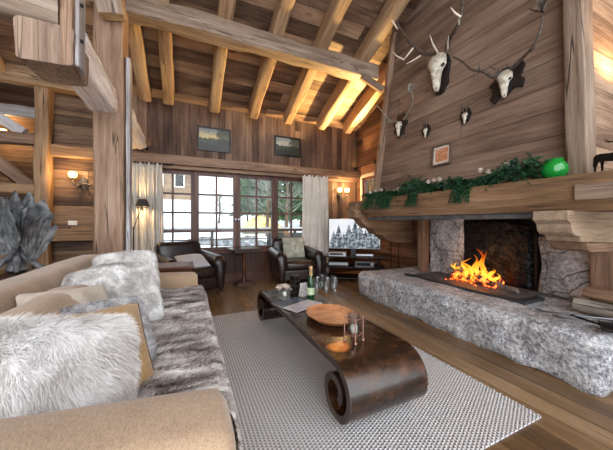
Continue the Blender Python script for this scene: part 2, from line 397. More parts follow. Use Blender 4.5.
struct(m.build('ceiling', M['roof']))
# window wall
WX = [-.58, .15, .91, 1.68, 2.42]; WZ0, WZ1 = .60, 2.08
def wtop(y): return roofz(y)
m = MB(); XP = -.86
m.prism([(XP, 2.08), (XR, 2.08), (XR, roofz(YW)), (XP, roofz(YW))], YW, YW+.14, 'y')
m.box(WX[-1], XR, YW, YW+.14, WZ0, 2.08)
struct(m.build('wall_front', M['wallv']))
m = MB().box(XP, XR, YW-.01, YW+.14, 0, WZ0).box(XP, WX[0], YW, YW+.14, WZ0, 2.08)
struct(m.build('wall_lower', M['darkpanel']))
m = MB().box(-1.95, XP, YW+.01, YW+.14, 0, roofz(YW))
struct(m.build('wall_panelled', M['wallh']))
# wall beyond the opening at the far left
m = MB().box(XL, -1.6, 6.55, 6.65, 0, 3.2)
struct(m.build('wall_back', M['wallh']))
m = MB().box(XL, -2.12, YW+.02, YW+.1, 0, 1.55)
struct(m.build('wall_low_left', M['wallh']))
struct(MB().prism([(YEND, 0), (7, 0), (7, roofz(7)), (YRIDGE, zr), (YEND, ze)], XL-.1, XL, 'x').build('wall_left', M['wallr']))
# right wall with a small window opening (y 4.68..5.08, z 1.3..2.15)
m = MB()
m.box(XR, XR+.12, YEND, 4.62, 0, 2.16).box(XR, XR+.12, 5.06, YW+.14, 0, 2.16).box(XR, XR+.12, 4.62, 5.06, 0, 1.35)
m.prism([(YEND, 2.16), (YW+.14, 2.16), (YW+.14, roofz(YW+.14)), (YRIDGE, zr), (YEND, ze)], XR, XR+.12, 'x')
struct(m.build('wall_right', M['wallr']))
# rail beam over the windows, sill and skirting
struct(MB().box(XP-.05, XR, YW-.16, YW, 2.15, 2.31).box(XP-.05, XR, YW-.09, YW, 2.08, 2.15).build('trim_rail', wood('rail_wood', '4d382b', '8a6c55', 'ab8c72', 'X', 'Z', rough=.5, var=.1, crack=.3), bevel=.008))
struct(MB().box(-2.02, XP-.05, YW-.1, YW+.01, 2.14, 2.32).box(-2.02, XP, YW-.1, YW+.01, .86, 1.04).build('trim_panel', M['rafter'], bevel=.01))
struct(MB().box(WX[0]-.03, WX[-1]+.03, YW-.05, YW+.1, WZ0-.05, WZ0).build('trim_sill', M['winwood'], bevel=.006))
struct(MB().box(XP, XR, YW-.04, YW, 0, .16).build('baseboard_front', M['winwood'], bevel=.005))
# windows: four leaves of 2 x 4 panes
for i in range(4):
    x0, x1 = WX[i], WX[i+1]; st = .07
    o = MB(); y0, y1 = YW+.01, YW+.08
    o.box(x0, x0+st, y0, y1, WZ0, WZ1).box(x1-st, x1, y0, y1, WZ0, WZ1).box(x0+st, x1-st, y0, y1, WZ0, WZ0+.07).box(x0+st, x1-st, y0, y1, WZ1-.07, WZ1)
    w = struct(o.build(f'window_{i+1}', M['winwood'], bevel=.004))
    xm = (x0+x1)/2; o = MB(); o.box(xm-.017, xm+.017, y0+.01, y1-.01, WZ0+.07, WZ1-.07)
    for z in (.975, 1.32, 1.66): o.box(x0+st, x1-st, y0+.012, y1-.012, z-.017, z+.017)
    o.build('glazing_bars', M['winwood'], w)
    MB().box(x0+st, x1-st, YW+.043, YW+.047, WZ0+.07, WZ1-.07).build('pane', M['glass'], w)
    if i in (1, 2):
        MB().lathe([(.012, 0), (.012, .03), (.02, .035), (.02, .05), (.006, .055)], 10, T(x1-.03 if i == 1 else x0+.03, YW+.01, 1.2) @ R(90, 'X')).build('window_knob', M['steel'], w, smooth=40)
o = MB(); o.box(XR+.02, XR+.08, 4.62, 4.67, 1.35, 2.16).box(XR+.02, XR+.08, 5.01, 5.06, 1.35, 2.16).box(XR+.02, XR+.08, 4.67, 5.01, 1.35, 1.41).box(XR+.02, XR+.08, 4.67, 5.01, 2.10, 2.16)
w = struct(o.build('window_5', M['winwood'])); MB().box(XR+.045, XR+.05, 4.67, 5.01, 1.41, 2.10).build('pane', M['glass'], w)
MB().box(XR+.035, XR+.06, 4.83, 4.855, 1.41, 2.10).build('glazing_bars', M['winwood'], w)
struct(MB().box(XR-.03, XR, 4.55, 4.62, 1.3, 2.2).box(XR-.03, XR, 5.06, 5.13, 1.3, 2.2).box(XR-.03, XR, 4.62, 5.06, 2.16, 2.23).build('trim_window', plain('window_trim_pale', 'b9aca0', .6, nz=.3), bevel=.005))

# ------------------------------------------------------------------ beams
def beam(name, p0, p1, w, h, mat, label=None, cat='beam', group=None, wob=.012, rnd=.18, roll=0, taper=1.0, parent=None, nseg=None):
    p0, p1 = Vector(p0), Vector(p1); d = p1-p0; L = d.length; d.normalize()
    up = Vector((0, 0, 1)) if abs(d.z) < .9 else Vector((0, 1, 0))
    y = up.cross(d).normalized(); z = d.cross(y)
    if roll:
        q = Matrix.Rotation(math.radians(roll), 3, d); y = q @ y; z = q @ z
    n = nseg or max(4, int(L/.16)); K = 24; sd = random.uniform(0, 90)
    def fn(a, b):
        t = 2*PI*a; e = rnd*.75+.02
        cx = math.copysign(abs(math.cos(t))**(e*2), math.cos(t)); cy = math.copysign(abs(math.sin(t))**(e*2), math.sin(t))
        k = 1+(taper-1)*b
        q = Vector((b*L, cx*w/2*k, cy*h/2*k))
        s = noise.noise(Vector((b*L*1.6+sd, cx*2, cy*2)))*wob*1.6 + noise.noise(Vector((b*L*6+sd, cx*3, cy*3+9)))*wob*.7
        return q + Vector((0, cx, cy)).normalized()*s
    o = MB().grid(fn, K, n, cu=True, caps=True).build(name, mat, parent, smooth=38)
    o.matrix_world = Matrix(((d.x, y.x, z.x, p0.x), (d.y, y.y, z.y, p0.y), (d.z, y.z, z.z, p0.z), (0, 0, 0, 1)))
    if label: tag(o, label, cat, group)
    return o
RAFT = []
names = ['warm-lit bent rafter beside the left hand post', 'rafter closest to the left of the narrow gap above the left curtain',
         'cracked rafter ending above the left landscape painting', 'rafter ending between the two landscape paintings',
         'rafter ending above the right landscape painting', 'rafter with a dark shaded side crossing the lamp-lit yellow ceiling boards',
         'short rafter nearest the room corner, glowing yellow from the uplight']
for px, nm in zip([145, 169, 214, 253, 287.5, 321, 347], names):
    x = at(px, 118, y=5.1).x
    ya, yb = 5.13, YRIDGE+.1
    beam('rafter', (x, ya, roofz(ya)-.125), (x, yb, roofz(yb)-.125), .175, .27, M['rafter'], 'old timber '+nm, 'rafter', 'rafters under the sloping ceiling', wob=.014)
for x, nm in ((-1.55, 'rafter just left of the large block ended beam'), (-2.35, 'rafter at the far left of the ceiling'), (-3.1, 'rafter left of all the others, at the picture edge')):
    beam('rafter', (x, 5.13, roofz(5.13)-.1), (x, YRIDGE+.1, roofz(YRIDGE+.1)-.1), .16, .2, M['rafter'], 'brown timber '+nm, 'rafter', 'rafters under the sloping ceiling')
# purlin carrying the rafters
yp = 3.66; pz = roofz(yp)-.21-.12
beam('purlin', (-.95, yp, pz), (2.92, yp, pz), .24, .25, M['greybeam'], 'long grey weathered beam crossing beneath the rafters from post to chimney', 'beam', wob=.02, rnd=.14)
# main post
PX0, PX1, PY0 = -.885, -.605, 3.42
beam('post', (-.745, 3.56, 0), (-.745, 3.56, roofz(3.56)-.1), .27, .27, M['beam'], 'large square timber post rising behind the sofa', 'post', wob=.008, rnd=.1)
beam('post_strip', (-.58, 3.54, 0), (-.58, 3.54, 2.95), .04, .14, M['palestrip'], 'narrow whitewashed timber strip on the right side of the large post', 'post', wob=.003, rnd=.1)
# long whitewashed log toward the window wall
beam('whitewashed_beam', (-.80, 2.49, 2.45), (-.80, 3.43, 2.44), .26, .27, M['palebeam'], 'whitewashed hewn beam running from the hanging block to the big post', 'beam', wob=.02, rnd=.26, roll=0)
beam('whitewashed_beam', (-.735, 3.70, 2.48), (-.735, 5.12, 2.47), .24, .28, M['palebeam'], 'whitewashed log running from the big post to the window wall', 'beam', wob=.03, rnd=.4)
# block + hanging post + cross log near the camera
beam('beam_block', (-.805, 2.19, 2.275), (-.805, 2.50, 2.275), .28, .25, M['endgrain'], 'squared grey beam end with a split, hanging at upper left', 'beam', wob=.008, rnd=.1)
beam('hanging_post', (-.70, 2.275, 2.16), (-.70, 2.275, roofz(2.275)-.02), .07, .18, M['sidepost'], 'grey hanging post joined to the split beam end at upper left', 'post', wob=.006, rnd=.12)
beam('cross_log', (-1.5, 2.10, 2.54), (-.76, 2.28, 2.53), .24, .26, M['greybeam'], 'round pale log resting over the split beam end', 'log', wob=.02, rnd=.5)
for z, q in ((2.36, 'lowest'), (2.60, 'middle'), (2.84, 'highest')): tag(MB().tube([(-.642, 2.25, z), (-.628, 2.25, z)], .012, 8).build('wooden_peg', M['iron']), q+' dark peg in the side of the grey hanging post', 'peg', 'pegs of the hanging post')
beam('pale_strip', (-.655, 2.29, 2.18), (-.655, 2.29, roofz(2.29)-.02), .025, .13, M['palestrip'], 'thin whitewashed strip on the side of the hanging post', 'post', wob=.002)
# upper pale brace above the post
beam('pale_brace', (-.69, 3.33, 3.26), (-.86, 3.2, 4.05), .22, .16, M['greybeam'], 'grey brace rising in front of the top of the big post', 'beam', wob=.015)
# wall plate and left hand frame
beam('wall_plate', (-4.5, 5.17, 3.27), (-.95, 5.17, 3.22), .2, .24, M['rafter'], 'orange brown wall plate beam over the panelled wall at left', 'beam')
WPX = at(40.5, 200, y=5.12).x
beam('wall_post', (WPX, 5.22, 0), (WPX, 5.22, 3.15), .17, .2, M['rafter'], 'timber post at the left end of the panelled wall', 'post', wob=.01)
beam('cross_rail', (-4.5, 5.24, 2.36), (WPX-.09, 5.24, 2.36), .16, .17, M['beam'], 'horizontal timber rail across the opening at far left', 'beam')
beam('lower_rail', (-4.5, 5.24, 1.63), (WPX-.09, 5.24, 1.63), .12, .14, M['rafter'], 'lower horizontal timber rail across the opening at far left', 'beam')
beam('white_brace', (-3.2, 5.25, 3.15), (-2.15, 5.25, 2.45), .11, .13, M['palestrip'], 'whitewashed diagonal brace in the opening at far left', 'beam')
beam('stair_stringer', (-3.3, 5.7, 2.75), (-2.1, 5.7, 1.55), .08, .16, M['beam'], 'diagonal stair stringer beyond the opening at far left', 'stair stringer')
beam('stair_stringer', (-3.6, 6.3, 2.75), (-2.3, 6.3, 1.55), .06, .16, M['darkwood'], 'dark diagonal stair stringer close to the back boards at far left', 'stair stringer')
beam('tie_beam', (-4.5, 5.9, 2.95), (-2.0, 5.9, 2.95), .12, .16, M['palestrip'], 'pale horizontal tie beam beyond the opening at far left', 'beam')

# ================================================================== CHIMNEY HOOD
HA, HB = Vector((2.86, 1.05, 1.49)), Vector((2.86, 3.53, 1.49))     # front base near / far
def hood(y0=0): pass
ht = 3.9
def hx(z): return 2.86+.075*(z-1.49)
def hyn(z): return 1.02+.045*(z-1.49)
def hyf(z): return 3.53-.088*(z-1.49)
ZT = 5.6
m = MB()
def front(y, z, t=0): return (hx(z)+t, y, z)
m.add([front(hyn(1.49), 1.49), front(hyf(1.49), 1.49), front(hyf(ZT), ZT), front(hyn(ZT), ZT), front(hyn(1.49), 1.49, .05), front(hyf(1.49), 1.49, .05), front(hyf(ZT), ZT, .05), front(hyn(ZT), ZT, .05)],
      [(0, 1, 2, 3), (4, 7, 6, 5), (0, 4, 5, 1), (1, 5, 6, 2), (2, 6, 7, 3), (3, 7, 4, 0)])
# cut above the roof so that it meets the ceiling
hood_o = m.build('chimney_hood', M['hoodwood'])
import bmesh
def cut_roof(o, below=.02):
    bm = bmesh.new(); bm.from_mesh(o.data)
    no = Vector((0, .405, 1)).normalized()
    bmesh.ops.bisect_plane(bm, geom=bm.verts[:]+bm.edges[:]+bm.faces[:], plane_co=(0, YW, roofz(YW)+.04), plane_no=no, clear_outer=True)
    bm.to_mesh(o.data); bm.free()
cut_roof(hood_o)
hd = thing('chimney_hood', 'tall sloping chimney hood clad in horizontal grey brown boards above the mantel', 'chimney hood')
hood_o.name = 'front_boards'; hood_o.parent = hd
for (fy, s) in ((hyn, 1), (hyf, -1)):
    m = MB()
    m.add([(hx(1.49)+.05, fy(1.49), 1.49), (XR, fy(1.49), 1.49), (XR, fy(ZT), ZT), (hx(ZT)+.05, fy(ZT), ZT),
           (hx(1.49)+.05, fy(1.49)+.05*s, 1.49), (XR, fy(1.49)+.05*s, 1.49), (XR, fy(ZT)+.05*s, ZT), (hx(ZT)+.05, fy(ZT)+.05*s, ZT)],
          [(0, 1, 2, 3), (4, 7, 6, 5), (0, 4, 5, 1), (1, 5, 6, 2), (2, 6, 7, 3), (3, 7, 4, 0)])
    o = m.build('side_boards', M['hoodside'], hd); cut_roof(o)
p = lambda fy, z, dy=0: Vector((hx(z)-.035, fy(z)+dy, z))
b1 = beam('corner_post', p(hyn, 1.47, .0), p(hyn, 5.0, .0), .17, .13, M['greybeam'], wob=.004, rnd=.1); b1.parent = hd
b2 = beam('corner_pole', p(hyf, 1.47), p(hyf, 4.16), .1, .09, M['beam'], wob=.008, rnd=.4); b2.parent = hd
beam('hood_brace', (2.62, yp-.05, pz-.10), (2.93, 3.46, 3.30), .09, .1, M['greybeam'], 'short diagonal brace between the long grey beam and the hood pole', 'beam', wob=.006)

# mantel (beam with its end block and overlay board), lintel, corbels
mt = thing('mantel_beam', 'thick weathered timber mantel beam over the open fireplace', 'mantel', (2.55, .45, 1.23))
def mant(a, b):
    t = a; L = 3.14; y = b*L
    pts = [(0, 0.0), (0, .262), (.45, .262), (.45, .0)]
    n = 12; k = t*4; i = int(k) % 4; f = k-int(k); P, Q = pts[i], pts[(i+1) % 4]
    x = P[0]+(Q[0]-P[0])*f; z = P[1]+(Q[1]-P[1])*f
    s = noise.noise(Vector((x*3, y*2.2, z*3+4)))*.012
    if x < .01: x += s + (.045*max(0, 1-z/.08) if z < .08 else 0)
    else: z += s*.5
    # rounded far end on the underside
    if y > L-.35 and z < .1: z += (y-(L-.35))*.13
    return (x, y, z)
MB().grid(mant, 28, 60, cu=True, caps=True).build('beam', wood('mantel_wood_y', '54402f', '86684c', 'a8866a', 'Y', 'Z', rough=.58, var=.05, crack=.6, bump=.4), mt, smooth=40)
MB().box(-.03, .03, -.1, .50, .075, .185).build('overlay_board', wood('overlay_wood', '54443a', '857161', 'a8937f', 'Y', 'Z', rough=.6, var=.05, crack=.9), mt, bevel=.006)
tag(beam('lintel', (2.68, 1.1, 1.205), (2.68, 3.45, 1.205), .12, .055, M['ash'], 'grey stone lintel strip under the mantel beam', 'lintel', wob=.003), None)
# near corbel: moulded profile in XZ, extruded along Y
def corbel(name, prof, y0, y1, mat, label=None, parent=None):
    o = MB().prism(prof, y0, y1, 'y').build(name, mat, parent, bevel=.006)
    if label: tag(o, label, 'corbel')
    return o
prof = [(2.52, 1.235), (2.52, 1.165), (2.545, 1.15), (2.57, 1.135), (2.575, 1.10), (2.59, 1.07), (2.62, 1.05), (2.68, 1.045), (2.70, 1.03), (2.72, 1.0), (3.7, .96), (3.7, 1.235)]
corbel('corbel', prof, .98, 1.2, M['corbel'], 'pale carved timber corbel under the near end of the mantel')
corbel('corbel_block', [(2.86, 1.0), (2.88, .93), (2.93, .91), (3.7, .88), (3.7, 1.0)], 1.0, 1.24, M['beam'], 'stepped timber block below the near carved corbel')
beam('fireplace_post', (3.36, 1.05, .36), (3.36, 1.05, .90), .2, .16, M['sidepost'], 'short timber post carrying the near corbel at the right edge', 'post', wob=.006, rnd=.12)
prof = [(2.46, 1.47), (2.46, 1.40), (2.44, 1.39), (2.44, 1.31), (2.47, 1.30), (2.47, 1.22), (2.56, 1.19), (2.62, 1.12), (2.70, 1.05), (2.80, 1.04), (2.88, .95), (3.0, .93), (3.10, .84), (3.3, .80), (3.7, .78), (3.7, 1.23), (2.7, 1.23), (2.7, 1.47)]
corbel('corbel', prof, 3.56, 3.76, wood('far_corbel', '57412f', '86694f', 'a58568', 'X', 'Z', rough=.62, var=.05, crack=.6), 'dark brown stepped timber corbel under the far end of the mantel')
beam('fireplace_post', (3.40, 3.07, .36), (3.40, 3.07, 1.28), .12, .12, M['sidepost'], 'timber post beside the stone at the far end of the hearth', 'post', wob=.006, rnd=.12)
# masonry
def rockslab(x0, x1, y0, y1, z0, z1, nx, ny, nz, amp, sc, rnd=.06, seed=0):
    """rounded displaced block"""
    m = MB(); import itertools
    cx, cy, cz = (x0+x1)/2, (y0+y1)/2, (z0+z1)/2; hx_, hy_, hz_ = (x1-x0)/2, (y1-y0)/2, (z1-z0)/2
    def disp(p):
        q = Vector(p)
        c = Vector((max(x0+rnd, min(x1-rnd, q.x)), max(y0+rnd, min(y1-rnd, q.y)), max(z0+rnd, min(z1-rnd, q.z))))
        d = q-c
        if d.length > 1e-6: q = c + d.normalized()*min(d.length, rnd)
        nd = d.normalized() if d.length > 1e-6 else Vector((0, 0, 1))
        k = noise.fractal(q*sc+Vector((seed, 0, 0)), .9, 2.1, 5)*amp
        k2 = noise.noise(q*1.7+Vector((seed+5, 2, 0)))*amp*1.2
        return tuple(q + nd*(k+k2)*(.35 if nd.z > .9 else 1))
    def face(f, nu, nv): m.grid(lambda a, b: disp(f(a, b)), nu, nv)
    face(lambda a, b: (x0, y0+(y1-y0)*a, z0+(z1-z0)*b), ny, nz); face(lambda a, b: (x1, y0+(y1-y0)*a, z0+(z1-z0)*b), ny, nz)
    face(lambda a, b: (x0+(x1-x0)*a, y0, z0+(z1-z0)*b), nx, nz); face(lambda a, b: (x0+(x1-x0)*a, y1, z0+(z1-z0)*b), nx, nz)
    face(lambda a, b: (x0+(x1-x0)*a, y0+(y1-y0)*b, z1), nx, ny); face(lambda a, b: (x0+(x1-x0)*a, y0+(y1-y0)*b, z0), nx, ny)
    return m
def weld(o):
    bm = bmesh.new(); bm.from_mesh(o.data); bmesh.ops.remove_doubles(bm, verts=bm.verts, dist=.0005); bmesh.ops.recalc_face_normals(bm, faces=bm.faces); bm.to_mesh(o.data); bm.free(); return o
o = rockslab(2.44, 3.7, .76, 3.50, -.02, .385, 34, 84, 15, .028, 4.0, .085).build('hearth_slab', M['granite'], smooth=180); weld(o)
tag(o, 'long rough grey granite hearth slab in front of the fireplace', 'hearth')
o = weld(rockslab(3.45, 3.69, 2.44, 3.02, .36, 1.3, 5, 16, 22, .022, 3, .03, 4).build('masonry', M['stone'], smooth=180)); tag(o, 'rough grey stone masonry left of the fire', 'masonry')
o = weld(rockslab(3.42, 3.69, 1.14, 1.60, .36, 1.02, 5, 16, 22, .03, 3, .05, 9).build('masonry', M['stone'], smooth=180)); tag(o, 'large cracked grey stone at the right of the fire', 'masonry')
tag(MB().box(3.57, 3.70, 1.61, 2.43, 1.0, 1.7).build('soot_wall', M['sootwall']), 'sooty black wall above the fireback inside the hood', 'chimney back')
def fb(a, b):
    y = 1.62+.86*a; z = .38+.80*b
    arch = 0
    return (3.47 - .02*noise.fractal(Vector((y*7, z*7, 2)), 1, 2, 3) - (.03 if .06 < a < .94 and .05 < b < .92 else 0), y, z + .06*math.sin(PI*a)*b)
m = MB(); m.grid(fb, 60, 50); m.box(3.49, 3.55, 1.60, 2.50, .36, 1.2)
tag(m.build('fireback', M['soot'], smooth=60), 'black cast iron fireback with raised relief behind the flames', 'fireback')
m = MB().box(3.44, 3.47, 1.595, 1.62, .38, 1.02); tag(m.build('fireback_edge', M['iron']), 'thin black upright iron edge between fireback and right stone', 'iron strip')
fp = tag(MB().box(2.93, 3.44, 1.5, 2.85, .37, .406).build('ash_plate', M['ash'], bevel=.004), 'grey ash covered slate plate set in the hearth under the fire', 'hearth plate')
MB().box(2.86, 2.93, 1.42, 2.92, .37, .411).box(2.93, 3.2, 1.42, 1.5, .37, .411).build('border', M['slateframe'], fp, bevel=.004)

# ================================================================== CAMERA, LIGHT
cam = bpy.data.cameras.new('camera'); co = bpy.data.objects.new('camera', cam); COL.objects.link(co)
co.location = (0, 0, H); co.rotation_euler = (PI/2, 0, -YAW); cam.sensor_width = 36; cam.lens = 36*F/613; cam.shift_y = -3/613; cam.clip_start = .05
sc = bpy.context.scene; sc.camera = co
w = bpy.data.worlds.new('sky'); sc.world = w; w.use_nodes = True
nt = w.node_tree; bg = nt.nodes['Background']; tc = nt.nodes.new('ShaderNodeTexCoord'); sx = nt.nodes.new('ShaderNodeSeparateXYZ')
nt.links.new(tc.outputs['Generated'], sx.inputs[0]); mr = nt.nodes.new('ShaderNodeMapRange'); mr.interpolation_type = 'SMOOTHSTEP'
nt.links.new(sx.outputs[1], mr.inputs[0]); mr.inputs[1].default_value = .25; mr.inputs[2].default_value = -.5; mr.inputs[3].default_value = 1.5; mr.inputs[4].default_value = 2.7
nt.links.new(mr.outputs[0], bg.inputs[1]); bg.inputs[0].default_value = (.93, .96, 1.0, 1)     # overcast sky, strengthened behind the viewer as added fill light for the room
sc.view_settings.view_transform = 'Standard'; sc.view_settings.look = 'None'; sc.view_settings.exposure = .75; sc.view_settings.gamma = 1
def light(name, kind, loc, energy, color, size=.05, rot=None, **kw):
    l = bpy.data.lights.new(name, kind); l.energy = energy; l.color = color
    if kind == 'AREA': l.size = size; l.shape = 'RECTANGLE' if 'size_y' in kw else 'SQUARE'
    else: l.shadow_soft_size = size
    for k, v in kw.items(): setattr(l, k, v)
    o = bpy.data.objects.new(name, l); COL.objects.link(o); o.location = loc
    if rot: o.rotation_euler = rot
    return o
WARM = (1, .62, .28)
# ================================================================== SOFT THINGS
def strands(m, verts, faces, count, L, w, flow=(0, 0, -1), lift=.6, rnd=.5, curl=.3, seed=1, zmin=None):
    """adds fur strands standing on the given surface to the same mesh"""
    rg = np.random.default_rng(seed); V = np.array(verts, float)
    tri = []
    for f in faces:
        for k in range(1, len(f)-1): tri.append((f[0], f[k], f[k+1]))
    tri = np.array(tri); A, B, C = V[tri[:, 0]], V[tri[:, 1]], V[tri[:, 2]]
    N = np.cross(B-A, C-A); ar = np.linalg.norm(N, axis=1)+1e-12; N /= ar[:, None]
    cen = V.mean(0)
    if zmin is None:
        fl = ((A-cen)*N).sum(1) < 0; N[fl] *= -1
    else: N[N[:, 2] < -1e-6] *= -1
    idx = rg.choice(len(tri), count, p=ar/ar.sum())
    r1, r2 = rg.random(count), rg.random(count); s = np.sqrt(r1)
    P = A[idx]*(1-s)[:, None]+B[idx]*(s*(1-r2))[:, None]+C[idx]*(s*r2)[:, None]; n = N[idx]
    if callable(flow): fl = np.array([flow(p) for p in P])
    else: fl = np.tile(np.array(flow, float), (count, 1))
    fl = fl - n*(fl*n).sum(1)[:, None]; fl /= (np.linalg.norm(fl, axis=1)+1e-6)[:, None]
    clump = np.array([noise.noise_vector(Vector(p)*14) for p in P])
    d = n*lift + fl*(1-lift) + rg.normal(0, .18*rnd, (count, 3)) + clump*rnd*.7; d /= np.linalg.norm(d, axis=1)[:, None]
    d2 = d + fl*curl + np.array([0, 0, -curl*.5]); d2 /= np.linalg.norm(d2, axis=1)[:, None]
    side = np.cross(d, rg.normal(0, 1, (count, 3))); side /= (np.linalg.norm(side, axis=1)+1e-9)[:, None]
    ll = L*(.55+.6*rg.random(count))[:, None]
    p0 = P-n*.002; p1 = P+d*ll*.5; p2 = p1+d2*ll*.5
    base = len(m.v)
    Q = np.stack([p0-side*w, p0+side*w, p1+side*w*.8, p1-side*w*.8, p2], 1).reshape(-1, 3)
    m.v.extend(map(tuple, Q.tolist()))
    for i in range(count):
        b = base+5*i; m.f.append((b, b+1, b+2, b+3)); m.f.append((b+3, b+2, b+4))
def pillow_fn(w, h, t, sag=0, wr=.012, seed=0, pw=2.6, corner=.02):
    def fn(side):
        def g(a, b):
            u, v = 2*a-1, 2*b-1
            k = max(0, (1-abs(u)**pw))*max(0, (1-abs(v)**pw)); k = k**.5
            rc = 1-corner*(abs(u*v)**3); pinch = rc*(1-.07*(1-abs(v)**2)*abs(u)**3); pin2 = rc*(1-.07*(1-abs(u)**2)*abs(v)**3)
            x, z = u*w/2*pinch, v*h/2*pin2
            n_ = noise.fractal(Vector((x*6+seed, z*6, seed)), 1, 2, 3)*wr*(.3+k)
            return (x, side*(t/2*k)+n_ + sag*(u*u), z)
        return g
    return fn
def cushion(name, w, h, t, mat, M4, label, group=None, nf=0, L=.04, sw=.0014, flow=(0, 0, -1), lift=.5, rnd=.5, wr=.012, seed=0, sag=0, cat='cushion', curl=.3, piping=None):
    m = MB(); f = pillow_fn(w, h, t, sag, wr, seed, corner=.17 if nf else .04); n = 28
    for s in (-1, 1): m.grid(f(s), n, n, M=M4)
    root = thing(name, label, cat, M4.translation, group=group) if piping else None
    off = Vector(M4.translation) if root else Vector()
    if nf: strands(m, list(m.v), list(m.f), nf, L, sw, flow, lift, rnd, curl, seed)
    if root: m.v = [tuple(Vector(p)-off) for p in m.v]
    o = m.build('cover' if root else name, mat, root, smooth=180, fix=not nf)
    if piping:
        q = MB(); ff = f(1); e = [ff(i/40, 0) for i in range(40)]+[ff(1, i/40) for i in range(40)]+[ff(1-i/40, 1) for i in range(40)]+[ff(0, 1-i/40) for i in range(40)]
        q.tube([M4 @ Vector(p)-off for p in e]+[M4 @ Vector(e[0])-off], .004, 6, cap=False); tag(q.build('piping', piping, root, smooth=180), 'dark brown wavy seam piping')
        return root
    return tag(o, label, cat, group)
def rbox(x0, x1, y0, y1, z0, z1, r=.03, bul=.0, nx=10, ny=10, nz=6, wr=0, seed=0):
    m = MB()
    def d(p):
        q = Vector(p)
        a, b, c = [(q[i]-lo)/(hi-lo)*2-1 for i, (lo, hi) in enumerate(((x0, x1), (y0, y1), (z0, z1)))]
        c_ = Vector((max(x0+r, min(x1-r, q.x)), max(y0+r, min(y1-r, q.y)), max(z0+r, min(z1-r, q.z)))); dd = q-c_
        if dd.length > 1e-7: q = c_+dd.normalized()*min(dd.length, r)
        nd = dd.normalized() if dd.length > 1e-7 else Vector((0, 0, 0))
        q += Vector((a*(1-b*b)*(1-c*c), b*(1-a*a)*(1-c*c), c*(1-a*a)*(1-b*b)))*bul
        if wr: q += nd*noise.noise(q*5+Vector((seed, 0, 0)))*wr
        return tuple(q)
    def mp(n, lo, hi):
        # cluster points at the rounded rims
        ks = [0, r*.3, r*.65, r]+[r+(hi-lo-2*r)*i/(n-1) for i in range(1, n-1)]+[hi-lo-r, hi-lo-r*.65, hi-lo-r*.3, hi-lo]
        return [lo+k for k in ks]
    X, Y, Z = mp(nx, x0, x1), mp(ny, y0, y1), mp(nz, z0, z1)
    def face(A, B, f): m.grid(lambda a, b: d(f(A[round(a*(len(A)-1))], B[round(b*(len(B)-1))])), len(A)-1, len(B)-1)
    face(Y, Z, lambda a, b: (x0, a, b)); face(Y, Z, lambda a, b: (x1, a, b)); face(X, Z, lambda a, b: (a, y0, b)); face(X, Z, lambda a, b: (a, y1, b))
    face(X, Y, lambda a, b: (a, b, z0)); face(X, Y, lambda a, b: (a, b, z1)); return m

# ------------------------------------------------------------------ sofa (x -.93..+.14, y .66..3.25)
sf = thing('sofa', 'large beige linen sofa heaped with fur cushions in the left foreground', 'sofa', (0, 0, 0))
weld(rbox(-.90, .13, .70, 3.22, .08, .30, .03, 0).build('base', M['sofa'], sf, smooth=180))
weld(rbox(-.70, .15, .90, 3.05, .29, .455, .05, .015, 12, 22, 6, .01).build('seat_cushion', M['sofa'], sf, smooth=180))
def backfn(a, b):
    y = .68+2.57*b; t = 2*PI*a
    # slab cross-section with rounded top, leaning outward
    cx, cz = math.cos(t), math.sin(t)
    x = math.copysign(abs(cx)**.35, cx)*.115; z = math.copysign(abs(cz)**.35, cz)
    zz = .08+(z+1)/2*.765
    e = min(1, min(b, 1-b)/.035); e = math.sqrt(max(0, 1-(1-e)**2)); top = (1-e)*.06 if z > .5 else 0
    x = x*(.5+.5*e)
    x += -.80 - (zz-.4)*.05 + .02*noise.noise(Vector((y*2, zz*2, 0)))
    return (x, y, zz-top+.006*noise.noise(Vector((y*3, 1, 0))))
MB().grid(backfn, 40, 50, cu=True, caps=True).build('backrest', M['sofa'], sf, smooth=60)
def arm(y0, y1, rise=.09):
    def fn(a, b):
        t = 2*PI*a; cx, cz = math.cos(t), math.sin(t)
        sy = math.copysign(abs(cx)**.4, cx); sz = math.copysign(abs(cz)**.4, cz)
        x = -.86+.975*b; e = min(1, min(b+.03, 1-b)/.045); e = math.sqrt(max(0, 1-(1-e)**2))
        zt = (.635 if y0 < 1 else .60)+rise*(1-b); z = .09+(sz+1)/2*(zt-.09-(1-e)*.035)
        y = (y0+y1)/2+sy*(y1-y0)/2*(.86+.14*e)*(1 if z < .3 else 1+.0)
        return (x, y, z)
    return fn
for (y0, y1, r_) in ((.64, .93, .10), (3.04, 3.25, .05)):
    MB().grid(arm(y0, y1, r_), 40, 40, cu=True, caps=True).build('armrest', M['sofa'], sf, smooth=60)
for x in (-.82, .05):
    for y in (.78, 3.14): MB().lathe([(.022, 0), (.03, .09)], 12, T(x, y, 0)).build('foot', M['darkwood'], sf)
weld(rbox(-.69, -.50, .96, 2.0, .44, .78, .06, .03, 6, 16, 8, .02, 3).build('back_cushion', M['sofa'], sf, smooth=180))
weld(rbox(-.69, -.50, 2.01, 3.03, .44, .78, .06, .03, 6, 16, 8, .02, 5).build('back_cushion', M['sofa'], sf, smooth=180))

